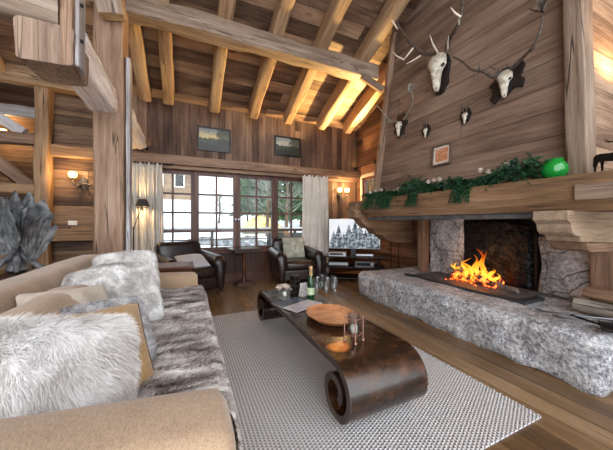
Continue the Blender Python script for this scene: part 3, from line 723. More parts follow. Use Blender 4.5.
# fur throw on the seat
def throw(a, b):
    y = .96+2.04*b; s = a*1.0
    # profile: over the seat then down the front
    L1 = .535
    q = s*(L1+.34)
    if q < L1: x, z = -.42+q, .475
    else:
        k = (q-L1)/.34
        ang = min(1, k*2.2)*PI/2; x, z = .115+.03*math.sin(ang), .475-.03*(1-math.cos(ang)) - max(0, k-.2)*.30
        x += .02*math.sin(k*3)
    n_ = noise.fractal(Vector((x*3, y*7, z*3)), 1, 2, 3)
    return (x+(.012*n_ if q >= L1 else 0), y, z+.010+(.02*n_+.008*math.sin(y*34+4*n_))*(1 if q < L1 else .3))
m = MB(); m.grid(throw, 40, 80)
gv, gf = list(m.v), list(m.f)
strands(m, gv, gf, 42000, .032, .0015, (.9, -.35, -.4), .45, .7, .4, 5, zmin=0)
tag(m.build('fur_throw', M['greyfur'], smooth=180, fix=False), 'grey brown striped fur throw covering the sofa seat', 'throw')

def frame(pos, right, up):
    """4x4 with local x = right, z = up, y = away from the viewer"""
    x = Vector(right).normalized(); z = Vector(up); z = (z-x*z.dot(x)).normalized(); y = z.cross(x)
    m = Matrix.Identity(4)
    for i in range(3): m[i][0], m[i][1], m[i][2], m[i][3] = x[i], y[i], z[i], pos[i]
    return m
def fr(pos, right, up, roll=0): return frame(pos, right, up) @ R(roll, 'Y')
cushion('fur_cushion', .56, .47, .26, M['whitefur'], fr((-.45, 1.17, .60), (.93, .30, -.05), (-.33, .62, .72), 6), 'big white long haired fur cushion nearest the viewer', nf=60000, L=.055, sw=.0011, flow=(.35, -.3, -.9), lift=.42, rnd=.7, seed=11)
cushion('velvet_cushion', .50, .43, .22, M['velvet'], fr((-.385, 1.335, .595), (.93, .32, -.05), (-.36, .60, .74), -5), 'tan cushion with a dark wavy seam behind the big white fur one', wr=.022, seed=4, piping=M['piping'])
cushion('grey_cushion', .48, .42, .12, M['darkfur'], fr((-.37, 1.51, .605), (.90, .38, -.05), (-.36, .55, .76), -5), 'thin grey cushion edge showing behind the tan seamed cushion', nf=9000, L=.014, sw=.001, lift=.7, rnd=.4, seed=9)
cushion('linen_cushion', .42, .38, .15, M['linen'], fr((-.52, 1.72, .64), (.62, .75, -.1), (-.4, .2, .9), 0), 'plain grey beige linen cushion leaning on the sofa back', wr=.02, seed=14)
cushion('fur_cushion', .52, .52, .17, M['palefur'], fr((-.41, 2.09, .655), (.88, .38, 0), (-.46, .42, .78), -6), 'pale short haired fur cushion at the middle of the sofa', nf=26000, L=.028, sw=.0012, flow=(.3, -.4, -.9), lift=.35, rnd=.6, seed=21, wr=.03)
cushion('fur_cushion', .50, .50, .15, M['palefur'], fr((-.46, 2.72, .68), (.95, .15, 0), (-.46, .35, .80), -4), 'pale fur cushion farthest along the sofa, its top edge showing', nf=18000, L=.024, sw=.0012, flow=(.3, -.4, -.9), lift=.35, rnd=.6, seed=27, wr=.03)

# ------------------------------------------------------------------ rug
m = MB(); rx0, rx1, ry0, ry1 = -.55, 1.90, .86, 3.40
nx, ny = 60, 120
def rugp(a, b):
    x = rx0+(rx1-rx0)*a; y = ry0+(ry1-ry0)*b
    if a > .999: x += .007*math.sin(b*ny*PI/1.0)
    return (x, y, .014+.002*noise.noise(Vector((x*3, y*3, 0))))
m.grid(rugp, 40, 240); m.box(rx0, rx1-.004, ry0, ry1, .001, .012)
tag(m.build('rug', M['rug']), 'large pale grey and white woven rug under the coffee table', 'rug')

# ------------------------------------------------------------------ scroll coffee table
TX0, TX1 = .757, 1.285; TT = .038; RO = .186
def scroll_path():
    pts = []; yc0, yc1, zc = 1.29, 2.90, RO+.014
    r = RO-TT/2; n = 60; turns = 1.36
    # near scroll: from inner end outwards, finishing at the top travelling to +y
    for i in range(n+1):
        k = i/n; ang = PI/2+2*PI*turns*(1-k)      # ends at 90 deg (top)
        rr = r*(1-.70*(1-k)**.9) if k < 1 else r
        pts.append((yc0+rr*math.cos(ang)*1.0, zc+rr*math.sin(ang)))
    # going from near top, the curl runs over the near (-y) side
    near = pts
    far = [(yc1-(y-yc0), z) for y, z in reversed(near)]
    return near+[(yc0+(yc1-yc0)*i/12, zc+r) for i in range(1, 12)]+far
sp = scroll_path()
# the curl must pass on the outer side
def loft_path(path, t, x0, x1, xs=10):
    n = len(path); L, Rr = [], []
    for i, (y, z) in enumerate(path):
        a, b = path[max(i-1, 0)], path[min(i+1, n-1)]; d = Vector((b[0]-a[0], b[1]-a[1])).normalized(); nn = Vector((-d.y, d.x))
        L.append((y+nn.x*t/2, z+nn.y*t/2)); Rr.append((y-nn.x*t/2, z-nn.y*t/2))
    m = MB(); vs = []; cols = xs+1
    for k in range(cols):
        x = x0+(x1-x0)*k/xs
        vs += [(x, y, z) for y, z in L]+[(x, y, z) for y, z in Rr]
    fs = []
    for k in range(xs):
        o, p = k*2*n, (k+1)*2*n
        for i in range(n-1):
            fs += [(o+i, o+i+1, p+i+1, p+i), (o+n+i, p+n+i, p+n+i+1, o+n+i+1)]
        fs += [(o, p, p+n, o+n), (o+n-1, o+2*n-1, p+2*n-1, p+n-1)]
    m.add(vs, fs)
    e = MB()
    for x, w_ in ((x0, -.004), (x1, .004)):
        vs = [(x, y, z) for y, z in L]+[(x, y, z) for y, z in Rr]+[(x+w_, y, z) for y, z in L]+[(x+w_, y, z) for y, z in Rr]; q = 2*n
        fs = []
        for i in range(n-1): fs += [(q+i, q+i+1, q+n+i+1, q+n+i), (i, i+1, q+i+1, q+i), (n+i, q+n+i, q+n+i+1, n+i+1)]
        fs += [(0, q, q+n, n), (n-1, 2*n-1, q+2*n-1, q+n-1)]
        e.add(vs, fs)
    return m, e
ym = (1.33+2.96)/2
m, e = loft_path(sp, TT, TX0, TX1)
ct = thing('coffee_table', 'long dark lacquered coffee table with scrolled ends standing on the rug', 'coffee table', (0, 0, 0))
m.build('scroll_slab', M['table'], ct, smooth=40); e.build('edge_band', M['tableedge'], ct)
TZ = RO*2+.014

# ------------------------------------------------------------------ club armchairs
def armchair(label, loc, rz, s=1.0):
    t = thing('club_armchair', label, 'armchair', loc, rz, 'brown leather club armchairs')
    W = .88; L_ = M['leather']
    weld(rbox(-.33, .33, -.38, .36, .10, .30, .03).build('base', L_, t, smooth=180))
    weld(rbox(-.28, .28, -.42, .22, .29, .45, .05, .02, 8, 8, 5).build('seat_cushion', L_, t, smooth=180))
    def bk(a, b):
        th_ = 2*PI*a; cx, cz = math.cos(th_), math.sin(th_)
        x = math.copysign(abs(cx)**.5, cx)*(.34+.02*b); zz = .12+.70*b
        y = math.copysign(abs(cz)**.6, cz)*.085*(1 if b < .9 else math.sqrt(max(0.02, 1-((b-.9)/.1)**2)))
        x *= (1 if b < .85 else (1-.16*((b-.85)/.15)**2.5))
        return (x, y+.30+.10*b, zz)
    MB().grid(bk, 36, 24, cu=True, caps=True).build('backrest', L_, t, smooth=70)
    for sgn in (-1, 1):
        # rolled arm: bulbous section swept front to back
        def am(a, b):
            th_ = 2*PI*a; y = -.44+.80*b
            e = min(1, min(b, 1-b)/.09); e = math.sqrt(max(.0, 1-(1-e)**2)); e = .55+.45*e
            cx, cz = math.cos(th_), math.sin(th_)
            top = cz > 0
            if top: x, z = cx*.105*e, .50+cz*.115*e
            else:
                k = -cz; x = cx*(.105-.03*min(1, k*1.5))*e if k < .75 else cx*.09*e; x = math.copysign(abs(cx)**.5*(.075+.03*(1-min(1, k*2.2))), cx)*e; z = .50-.40*k**1.0
            z += .05*b - (.03 if b < .05 else 0)
            return (sgn*.355+x, y, z)
        MB().grid(am, 30, 26, cu=True, caps=True).build('armrest', L_, t, smooth=70)
        for yy in (-.36, .33): MB().lathe([(.02, 0), (.03, .11)], 10, T(sgn*.33, yy, 0)).build('foot', M['darkwood'], t)
    return t
armchair('brown leather club armchair at right, facing forward with a patterned cushion', (1.90, 4.78, 0), math.radians(-4))
armchair('brown leather club armchair at left, turned towards the fireplace, behind the sofa', (.03, 4.66, 0), math.radians(20))
cushion('patterned_cushion', .46, .42, .13, plain('printed_cushion', 'b7b5a6', .9, nscale=9, c2='7f8274'), frame((1.91, 4.83, .65), (1, -.05, 0), (0, .25, .95)), 'pale patterned cushion upright on the right armchair', seed=31)
cushion('grey_cushion', .44, .42, .13, M['greycloth'], frame((.09, 4.48, .545), (.93, .33, 0), (-.3, .9, .35)), 'grey cushion lying on the seat of the left armchair', seed=33)
# pedestal table
t = thing('pedestal_table', 'small dark wooden pedestal table between the armchairs', 'side table', (.97, 4.93, 0), math.radians(3))
MB().box(-.27, .27, -.2, .2, .65, .675).box(-.2, .2, -.14, .14, .60, .65).build('top', M['darkwood'], t, bevel=.006)
MB().lathe([(.05, .06), (.045, .1), (.03, .14), (.035, .2), (.045, .3), (.035, .42), (.03, .5), (.05, .56), (.06, .60)], 16).build('pedestal', M['darkwood'], t, smooth=50)
MB().box(-.17, .17, -.13, .13, .0, .03).box(-.12, .12, -.09, .09, .03, .06).build('base', M['darkwood'], t, bevel=.006)
# wooden side table / trunk between sofa and left armchair
t = thing('side_table', 'reddish brown wooden side table just behind the sofa arm', 'side table', (-.17, 3.62, 0))
MB().box(-.28, .26, -.2, .2, .60, .635).build('top', plain('red_brown_wood', '5a3426', .3, nz=.4, nscale=8), t, bevel=.006)
MB().box(-.25, .23, -.17, .17, .50, .60).build('apron', M['darkwood'], t)
for x in (-.24, .22):
    for y in (-.16, .16): MB().box(x-.02, x+.02, y-.02, y+.02, 0, .5).build('leg', M['darkwood'], t)

# ------------------------------------------------------------------ curtains
def curtain(x0, x1, y, label, z0=.03, z1=2.13, seed=0, folds=9):
    def fn(a, b):
        ph = a*folds*2*PI
        amp = .03+.012*math.sin(3*b+seed)
        x = x0+(x1-x0)*a + .012*math.sin(ph*.5+b*4+seed)
        return (x, y+amp*math.sin(ph+.5*math.sin(b*2+seed))+.008*noise.noise(Vector((a*8, b*3, seed))), z0+(z1-z0)*b)
    m = MB(); m.grid(fn, folds*14, 24)
    o = m.build('curtain', M['curtain'], smooth=180, fix=False)
    s = o.modifiers.new('thick', 'SOLIDIFY'); s.thickness = .004
    return tag(o, label, 'curtain', 'linen curtains at the windows')
curtain(at(129, 200, y=5.1).x, at(163, 200, y=5.1).x, 5.09, 'pale linen curtain left of the windows, lit by the reading lamp', folds=8)
curtain(at(302, 200, y=5.08).x, at(328, 200, y=5.08).x, 5.07, 'pale linen curtain right of the windows, beside the television', seed=4, folds=7)
for x0, x1 in ((-.75, -.25), (2.25, 3.0)):
    tag(MB().tube([(x0-.05, 5.09, 2.12), (x1+.05, 5.09, 2.12)], .012, 10).build('curtain_rail', M['iron']), 'dark curtain rail over the ' + ('left' if x0 < 0 else 'right') + ' linen curtain', 'curtain rail')
# ================================================================== THINGS ON THE COFFEE TABLE
TZ = RO*2+.014-.0005
def tt(px, py, z=None): 
    p = at(px, py, z=TZ if z is None else z); return p
# tray
c = tt(331, 318)
t = thing('wooden_tray', 'shallow oval carved wooden tray on the coffee table', 'tray', (c.x, c.y, TZ))
def tray(a, b):
    ang = 2*PI*a; prof = [(.0, .010), (.45, .010), (.74, .012), (.80, .016), (.93, .034), (1.0, .044), (1.03, .042), (1.0, .034), (.9, .018), (.8, .004), (.5, 0), (0, 0)]
    k = b*(len(prof)-1); i = min(int(k), len(prof)-2); f = k-i
    r = prof[i][0]+(prof[i+1][0]-prof[i][0])*f; z = prof[i][1]+(prof[i+1][1]-prof[i][1])*f
    w = 1+.012*math.sin(ang*9)*(r > .7)
    return (r*.185*math.cos(ang)*w, r*.235*math.sin(ang)*w, z)
MB().grid(tray, 54, 33, cu=True).build('dish', M['traywood'], t, smooth=50)
MB().lathe([(.148, .0125), (.150, .0145), (.146, .0125)], 40, S(.95, 1.2, 1), cap=False).build('carved_ring', M['traywood'], t, smooth=50)
# candle lantern
c = tt(356.5, 343); c.y += .03
t = thing('candle_lantern', 'glass candle holder in a copper rod stand on the coffee table', 'candle holder', (c.x, c.y, TZ), math.radians(20))
m = MB()
for sx in (-1, 1):
    for sy in (-1, 1): m.tube([(sx*.042, sy*.042, .008), (sx*.042, sy*.042, .165)], .0045, 8)
for z in (.05, .150):
    for q in (-1, 1): m.tube([(-.042, q*.042, z), (.042, q*.042, z)], .004, 6).tube([(q*.042, -.042, z), (q*.042, .042, z)], .004, 6)
m.build('rod_stand', M['copper'], t, smooth=60)
for sx in (-1, 1):
    for sy in (-1, 1):
        MB().lathe([(.001, 0), (.008, .002), (.010, .008), (.008, .015), (.001, .017)], 10, T(sx*.042, sy*.042, 0)).build('ball_foot', M['copper'], t, smooth=180)
MB().lathe([(.030, .055), (.037, .056), (.037, .175), (.034, .175), (.034, .060), (.002, .060)], 24, cap=False).build('glass_cup', M['crystal'], t, smooth=60)
MB().lathe([(.0, .061), (.022, .061), (.023, .10), (.015, .106), (.0, .105)], 20).build('candle', M['petal'], t, smooth=60)
# magazines
def mag(name, px, py, w, h, rz, mat, label, z=0, th=.006):
    c = tt(px, py); t = thing(name, label, 'magazine', (c.x, c.y, TZ+z), math.radians(rz), None)
    MB().box(-w/2, w/2, -h/2, h/2, 0, th-.001).build('pages', M['white'], t); MB().box(-w/2-.002, w/2, -h/2, h/2, th-.001, th).build('cover', mat, t)
    return t
mag('magazine', 291, 303, .30, .22, 18, plain('slate_cover', '5b6470', .18, nz=.5, nscale=7), 'dark glossy magazine on the far left of the coffee table')
mag('magazine', 303, 306.5, .34, .17, 24, plain('pale_cover', 'a9aebb', .2, nscale=14, c2='c9b7b9'), 'pale magazine lying across the dark one on the coffee table', z=.0065)
# flower
c = tt(286, 297)
t = thing('flowers', 'small cluster of white flowers on the coffee table', 'flowers', (c.x, c.y+.04, TZ))
MB().lathe([(.015, 0), (.02, .008), (.02, .03), (.018, .045), (.015, .043), (.012, .01)], 14).build('bowl', M['white'], t, smooth=60)
for i in range(7):
    a = i*2.4; r = .03*math.sqrt(i); z = .085-.01*r/.03
    m = MB()
    for k in range(6):
        an = k*PI/3+i; Q = T(r*math.cos(a), r*math.sin(a), z) @ R(math.degrees(an)) @ R(-35, 'Y')
        m.grid(lambda u, v: (.060*u, (v-.5)*.044*math.sin(PI*(u*.85+.1)), .006*math.sin(PI*u)+.004*(v-.5)**2), 5, 4, M=Q)
    b = m.build('blossom', M['petal'], t, smooth=180, fix=False)
# tower box (stacked drawers holder)
c = tt(297, 297)
BXS = 1.15
t = thing('slatted_box', 'tall dark wooden box with oval cut outs on the coffee table', 'box', (c.x, c.y+.05, TZ), math.radians(22))
m = MB().box(-.04, .04, -.036, .036, 0, .215); m.build('case', plain('black_brown_wood', '15100e', .35), t, bevel=.002)
for i in range(4):
    z = .028+i*.052
    MB().prism([(.026*math.cos(k*PI/6), z+.013*math.sin(k*PI/6)) for k in range(12)], -.0385, -.0355, 'y').build('cut_out', M['black'], t)
    MB().prism([(.022*math.cos(k*PI/6), z+.012*math.sin(k*PI/6)) for k in range(12)], -.0425, -.0395, 'x').build('cut_out', M['black'], t)
    MB().box(-.042, .042, -.038, .038, z+.022, z+.026).build('shelf_line', M['copper'] if False else M['tableedge'], t)
# card
c = tt(307, 298)
card_m = plain('photo_card', 'dcdcdc', .3, nscale=40, c2='8d8f94')
t = thing('standing_card', 'printed card standing between the dark box and the bottle', 'card', (c.x, c.y+.06, TZ), math.radians(20))
MB().box(-.045, .045, -.001, .002, 0, .14, R(-8, 'X')).build('front_panel', card_m, t); MB().box(-.045, .045, .0, .003, 0, .13, T(0, .04, 0) @ R(12, 'X')).build('back_panel', M['white'], t)
# champagne bottle
c = tt(313, 300)
t = thing('champagne_bottle', 'green champagne bottle with a gold foil neck on the coffee table', 'bottle', (c.x, c.y+.05, TZ))
MB().lathe([(.012, .004), (.034, 0), (.037, .01), (.037, .15), (.034, .175), (.025, .215), (.018, .235)], 24).build('glass_body', plain('bottle_green', '0d3d1c', .08, spec=.8), t, smooth=60)
MB().lathe([(.0185, .228), (.018, .245), (.0165, .29), (.020, .295), (.020, .315), (.012, .325), (.0, .326)], 20).build('foil', plain('gold_foil', 'c8a878', .35, .5), t, smooth=60)
MB().lathe([(.0376, .045), (.0376, .115)], 24, cap=False).build('paper_label', plain('bottle_label', '9fc08a', .5, nscale=30, c2='d9dcc0'), t, smooth=60)
# flutes
def flute():
    t = thing('champagne_flute', 'tall clear champagne flute', 'glass', (0, 0, TZ), 0, 'champagne flutes on the coffee table')
    MB().lathe([(.030, .000), (.029, .003), (.006, .006), (.0035, .012), (.0032, .085), (.008, .095), (.022, .125), (.027, .165), (.024, .225), (.0225, .225), (.025, .165), (.020, .127), (.004, .098)], 20, cap=False).build('glass_bowl', M['crystal'], t, smooth=70)
    return t
fl = flute()
FL = [(317, 304, 'champagne flute leftmost of the four, touching the bottle in view'), (322, 301, 'champagne flute second from the left of the four, standing behind the others'), (327, 305, 'champagne flute third from the left of the four'), (334.5, 304, 'champagne flute rightmost of the four, set a little apart')]
for i, (px, py, lb) in enumerate(FL):
    p = tt(px, py); o = fl if i == 0 else dup(fl)
    o.location = (p.x, p.y, TZ); o['label'] = lb; o.scale = (1.15, 1.15, 1.15)

# ================================================================== TELEVISION CORNER
c = at(352, 234, z=.9)
tvp = Vector((3.0, 4.38, 0)); tr = -YAW-math.atan2((352-CX)/F, 1)
TVR = -(math.atan2(tvp.x, tvp.y))
t = thing('television', 'flat television showing snowy fir trees, between curtain and fireplace', 'television', (tvp.x, tvp.y, .62), TVR)
TW, TH = .50, .30
MB().box(-TW, TW, 0, .04, 0, 2*TH).build('casing', M['black'], t, bevel=.004)
scr = NT('screen_sky'); e = scr.n('ShaderNodeEmission'); vec, cc = scr.coords()
scr.l(scr.ramp(scr.noise(vec, 3, 3), [(.3, 'e6e9ee'), (.7, 'f6f7f9')]), e.inputs[0]); e.inputs[1].default_value = .62; scr.l(e.outputs[0], scr.out.inputs[0])
MB().box(-TW+.012, TW-.012, -.002, 0, .012, 2*TH-.012).build('screen', scr.m, t)
tm = NT('screen_trees'); e = tm.n('ShaderNodeEmission'); vec, cc = tm.coords()
tm.l(tm.ramp(tm.noise(vec, 16, 5, .7), [(.38, '2c333c'), (.5, '7d8894'), (.62, 'd4dae0')]), e.inputs[0]); e.inputs[1].default_value = .5; tm.l(e.outputs[0], tm.out.inputs[0])
rr = random.Random(3); m = MB()
for x, w_, h_ in [(-.40, .09, .26), (-.30, .10, .36), (-.2, .07, .24), (-.10, .12, .36), (.02, .12, .44), (.12, .11, .38), (.22, .09, .28), (.30, .10, .34), (.41, .09, .30)]:
    pts = []; n = 9
    for i in range(n): k = i/n; pts += [(x-w_*1.5*(1-k)*(1+.1*rr.random()), .014+min(.57, h_*1.32)*k), (x-w_*(1-k)*.9, .014+min(.57, h_*1.32)*(k+.3/n))]
    pts.append((x, .014+min(.57, h_*1.32))); pts += [(min(TW-.013, max(-TW+.013, 2*x-a)), b) for a, b in pts[-2::-1]]
    pts = [(max(-TW+.013, a), b) for a, b in pts]
    m.prism(pts, -.003-.0002*len(m.f) % .001, -.0021, 'y')
tag(m.build('screen_picture', tm.m, t), 'snowy trees shown on the screen')
MB().box(-.03, .03, .04, .07, -.12, .2).build('mount', M['black'], t)
# stand
t = thing('media_stand', 'low black glass media stand under the television', 'tv stand', (3.02, 4.45, 0), TVR)
for z in (.06, .27, .47): MB().box(-.55, .60, -.22, .25, z, z+.018).build('shelf', M['black'], t, bevel=.003)
for x in (-.45, .5): MB().tube([(x, .15, 0), (x, .15, .47)], .02, 10).build('support', M['black'], t, smooth=60)
MB().box(-.04, .04, .14, .18, .47, .62).build('neck', M['black'], t)
def boxdev(name, x, z, w, d, h, mat, label, cat='device', fx=True):
    Q = T(3.02, 4.45, 0) @ R(math.degrees(TVR)); p = Q @ Vector((x, -.02, z)); t = thing(name, label, cat, p, TVR)
    MB().box(-w/2, w/2, -d/2, d/2, 0, h).build('case', mat, t, bevel=.004)
    if fx:
        MB().box(-w/2+.02, w/2-.02, -d/2-.002, -d/2, h*.25, h*.75).build('display', M['black'] if mat is not M['black'] else M['steel'], t)
        MB().lathe([(.0, .006), (h*.28, .006), (h*.3, 0)], 14, T(w/2-.04, -d/2, h/2) @ R(90, 'X')).build('knob', M['steel'], t)
boxdev('media_player', -.30, .4885, .34, .26, .07, M['steel'], 'silver player with a black display on the top shelf of the media stand', 'media player')
boxdev('receiver', -.28, .2885, .40, .30, .10, M['black'], 'black receiver with silver front on the middle shelf of the media stand', 'receiver')
boxdev('game_console', .22, .4885, .36, .24, .055, M['black'], 'black and silver player on the right of the top shelf', 'media player')
boxdev('set_top_box', .22, .2885, .36, .24, .10, plain('grey_metal', '6d6e72', .3, .7), 'grey box on the right of the middle shelf of the media stand', 'receiver')
t = thing('speaker', 'slim black floor speaker at the curtain edge', 'speaker', (2.44, 4.62, 0), TVR)
MB().box(-.055, .055, -.07, .07, 0.0, .48).build('cabinet', M['black'], t, bevel=.005); MB().box(-.045, .045, -.074, -.07, .03, .46).build('grille', M['iron'], t)
# fire tool rack against the far boards
t = thing('fire_tool_rack', 'wrought iron rack of fire tools standing behind the hearth', 'fire tools', (3.55, 3.86, 0))
m = MB().tube([(0, -.10, 0), (0, -.10, 1.02)], .008, 8).tube([(0, .10, 0), (0, .10, 1.02)], .008, 8).tube([(0, -.10, 1.02), (0, .10, 1.02)], .008, 8)
m.build('frame', M['iron'], t)
for i, z in enumerate((.98, .92, .86)): MB().box(-.012, .012, -.09, .09, z-.02, z+.02).build('hook_bar', M['iron'], t)
MB().box(-.1, .1, -.13, .13, 0, .02).build('foot_plate', M['iron'], t)

# ================================================================== FIRE
fc = Vector((3.20, 2.10, .402))
def firelog(p0, p1, r, mat, label, fam='burning logs in the fireplace'):
    p0, p1 = Vector(p0), Vector(p1); d = p1-p0; L = d.length; t = beam('firewood_log', p0, p1, r*2, r*2, mat, label, 'log', fam, wob=.012, rnd=.9); return t
firelog((3.16, 1.86, .44), (3.22, 2.42, .45), .036, M['ember'], 'glowing log lying lowest at the front of the fire')
firelog((3.33, 1.88, .45), (3.33, 2.40, .44), .042, M['ember'], 'thick charred log at the back of the fire')
firelog((3.10, 1.98, .50), (3.36, 2.26, .515), .03, M['ember'], 'burning log laid slantwise across the fire')
firelog((3.38, 2.0, .52), (3.14, 2.36, .51), .028, M['ember'], 'thin burning log crossing the slanted one')
firelog((3.13, 1.62, .43), (3.20, 1.86, .44), .025, plain('ashy_wood', '8d867e', .9, nz=.4, nscale=12, c2='5a5049'), 'pale ashy log end poking out at the right of the fire')
def tongue(x, y, h, r, sd):
    m = MB(); n = 14
    pts = [(x+.025*math.sin(k*.6+sd)*k/n*2, y+.035*math.sin(k*.5+sd*2)*k/n*1.6, h*.86*k/n) for k in range(n+1)]
    m.tube(pts, [max(.001, r*.78*(math.sin(PI*min(1, (.18+.82*(k/n)**.8)))**.8)) for k in range(n+1)], 10, flat=.55)
    return m
fr = thing('fire', 'bright yellow and orange flames rising from the logs', 'fire', (3.22, 2.12, .44))
rr = random.Random(5)
for i, (x, y, h, r) in enumerate([(0, .02, .36, .05), (.05, -.07, .42, .045), (-.03, .10, .27, .045), (.06, .17, .30, .035), (-.05, -.12, .28, .04), (.03, -.17, .20, .035), (-.04, .22, .20, .03), (.08, .05, .30, .05), (-.07, .0, .22, .04), (.0, -.04, .46, .03), (-.02, .17, .17, .045), (.02, -.22, .13, .03), (.0, .26, .24, .022)]):
    tongue(x, y, h, r, i*1.7).build('flame_tongue', M['flame'], fr, smooth=180)
fe = MB()
for i in range(60):
    x, y = rr.uniform(3.06, 3.38), rr.uniform(1.85, 2.42); s = rr.uniform(.008, .022)
    fe.add([(x+s*math.cos(a)*q, y+s*math.sin(a)*q, .402+z) for a, q, z in ((0, 1, 0), (2, 1, 0), (4, 1, 0), (1, .4, s), (3, .4, s))], [(0, 1, 2), (0, 1, 3), (1, 2, 4), (2, 0, 3), (3, 4, 1), (3, 2, 4)])
tag(fe.build('embers', M['ember']), 'glowing embers and ash scattered under the burning logs', 'embers', kind='stuff')
# logs and irons at the near end of the hearth
HZ = .40
beam('firewood_log', (3.03, .80, HZ+.05), (3.03, 1.13, HZ+.055), .12, .095, M['log'], 'grey split log on the hearth beside the fire irons', 'log', wob=.01, rnd=.4)
beam('firewood_log', (3.20, .78, HZ+.07), (3.20, 1.06, HZ+.07), .15, .13, M['sidepost'], 'brown split log at the right edge of the hearth', 'log', wob=.012, rnd=.35)
beam('firewood_log', (3.10, .80, HZ+.152), (3.12, 1.10, HZ+.155), .11, .08, M['sidepost'], 'reddish log lying on top of the other two on the hearth', 'log', wob=.012, rnd=.4)
for i, (a, b, c_, lb) in enumerate([((2.68, 1.22, HZ+.016), (2.80, 1.0, HZ+.02), (3.0, .74, HZ+.03), 'iron poker with curved tip lying on the hearth, the rear one'), ((2.62, 1.08, HZ+.016), (2.72, .92, HZ+.02), (2.88, .72, HZ+.02), 'iron fire tool with a bent pale tip lying on the hearth, the front one')]):
    a, b, c_ = Vector(a), Vector(b), Vector(c_)
    tp = thing('fire_poker', lb, 'poker', a, group=None)
    MB().tube([Vector((.04, .02, .0)), Vector((.0, .03, .0)), Vector((-.01, 0, 0)), (b-a), (c_-a)], [.006, .008, .009, .009, .010], 8).build('shaft', plain('pale_iron', '77777b', .35, .8), tp, smooth=60)
    MB().tube([(c_-a), (c_-a)+(c_-b).normalized()*.12], .014, 8).build('grip', M['black'], tp, smooth=60)
t = thing('fire_shovel', 'dark iron shovel pan at the near end of the hearth', 'shovel', (2.66, .80, HZ+.014), math.radians(25))
MB().box(-.09, .09, -.06, .06, 0, .006).box(-.09, .09, .054, .06, .006, .03).box(-.09, -.084, -.06, .06, .006, .022).box(.084, .09, -.06, .06, .006, .022).build('pan', M['iron'], t)
MB().tube([(.0, .06, .02), (.1, .2, .03)], .008, 8).build('shaft', M['iron'], t)

# ================================================================== MANTEL TOP
MZ = 1.492
def garland():
    t = thing('garland', 'evergreen garland with white blossoms lying along the mantel', 'garland', (2.66, 2.36, MZ))
    rg = random.Random(11)
    def spray(m, base, d, L, nn):
        d = Vector(d).normalized(); pts = [Vector(base)+d*L*k/5+Vector((0, 0, -.05*L*(k/5)**2*6)) for k in range(6)]
        m.tube(pts, .0022, 4)
        for i in range(nn):
            k = rg.random()*.95+.05; p = Vector(base)+d*L*k+Vector((0, 0, -.3*L*k*k))
            s = Vector((rg.gauss(0, 1), rg.gauss(0, 1), rg.gauss(0, 1))); s = (s-d*s.dot(d)).normalized()
            q = (d*.8+s).normalized(); l = .030*(1.15-k*.6); w_ = .0045; sd = q.cross(Vector((rg.gauss(0, 1), rg.gauss(0, 1), rg.gauss(0, 1)))).normalized()
            m.add([p, p+q*l*.5+sd*w_, p+q*l, p+q*l*.5-sd*w_], [(0, 1, 2, 3)])
    for nm, mat, cnt, s in (('foliage', M['leaf'], 300, 1.1), ('foliage', M['leafdark'], 330, 1.05)):
        m = MB()
        for i in range(cnt):
            y = -1.14+2.26*rg.random(); bush = 1.0+.45*math.sin(y*5.3+1)+.3*math.sin(y*11)
            bx = .0+rg.uniform(-.05, .04); d = (rg.gauss(-.6, .5), rg.gauss(0, .8), rg.gauss(.25 if bush > .9 else .0, .35))
            spray(m, (bx, y, .03+rg.random()*.075*bush), d, .11*s*(.5+.6*bush)*rg.uniform(.6, 1.2), 42)
        # hanging sprays over the front edge
        for yy in (.98, .62, .50, .56, .12, .06, -.52, -.60, -.56, .70, .9):
            for q in range(4): spray(m, (-.12, yy+rg.uniform(-.05, .05), .02), (-.35, rg.gauss(0, .25), -.8), .14, 46)
        m.build(nm, mat, t, fix=False)
    m = MB().tube([(0, -1.14+2.26*k/30, .035+.012*math.sin(k)) for k in range(31)], .012, 8); m.build('stem', M['bark'], t, smooth=60)
    for y, z in ((.95, .085), (.83, .10), (.70, .10), (.36, .07), (-.12, .10), (-.20, .11), (-.27, .11), (-.72, .13), (-.80, .10), (-.95, .14)):
        m = MB()
        for k in range(14):
            an = k*2.4; Q = T(-.10, y, z) @ R(math.degrees(an)) @ R(-20-70*(k/14), 'Y')
            m.grid(lambda u, v: (.044*u+.002, (v-.5)*.036*math.sin(PI*(u*.8+.12)), .007*math.sin(PI*u)), 4, 3, M=Q)
        m.build('blossom', M['petal'], t, smooth=180, fix=False)
    return t
garland()
c = at(554, 170, x=2.68)
t = thing('green_vase', 'round glossy green glass vase on the mantel', 'vase', (2.68, c.y, MZ))
MB().lathe([(.0, 0), (.045, 0), (.05, .004), (.076, .028), (.088, .068), (.084, .105), (.066, .134), (.05, .143), (.054, .150), (.062, .154), (.060, .158), (.048, .152), (.044, .134)], 36).build('body', M['green'], t, smooth=60)
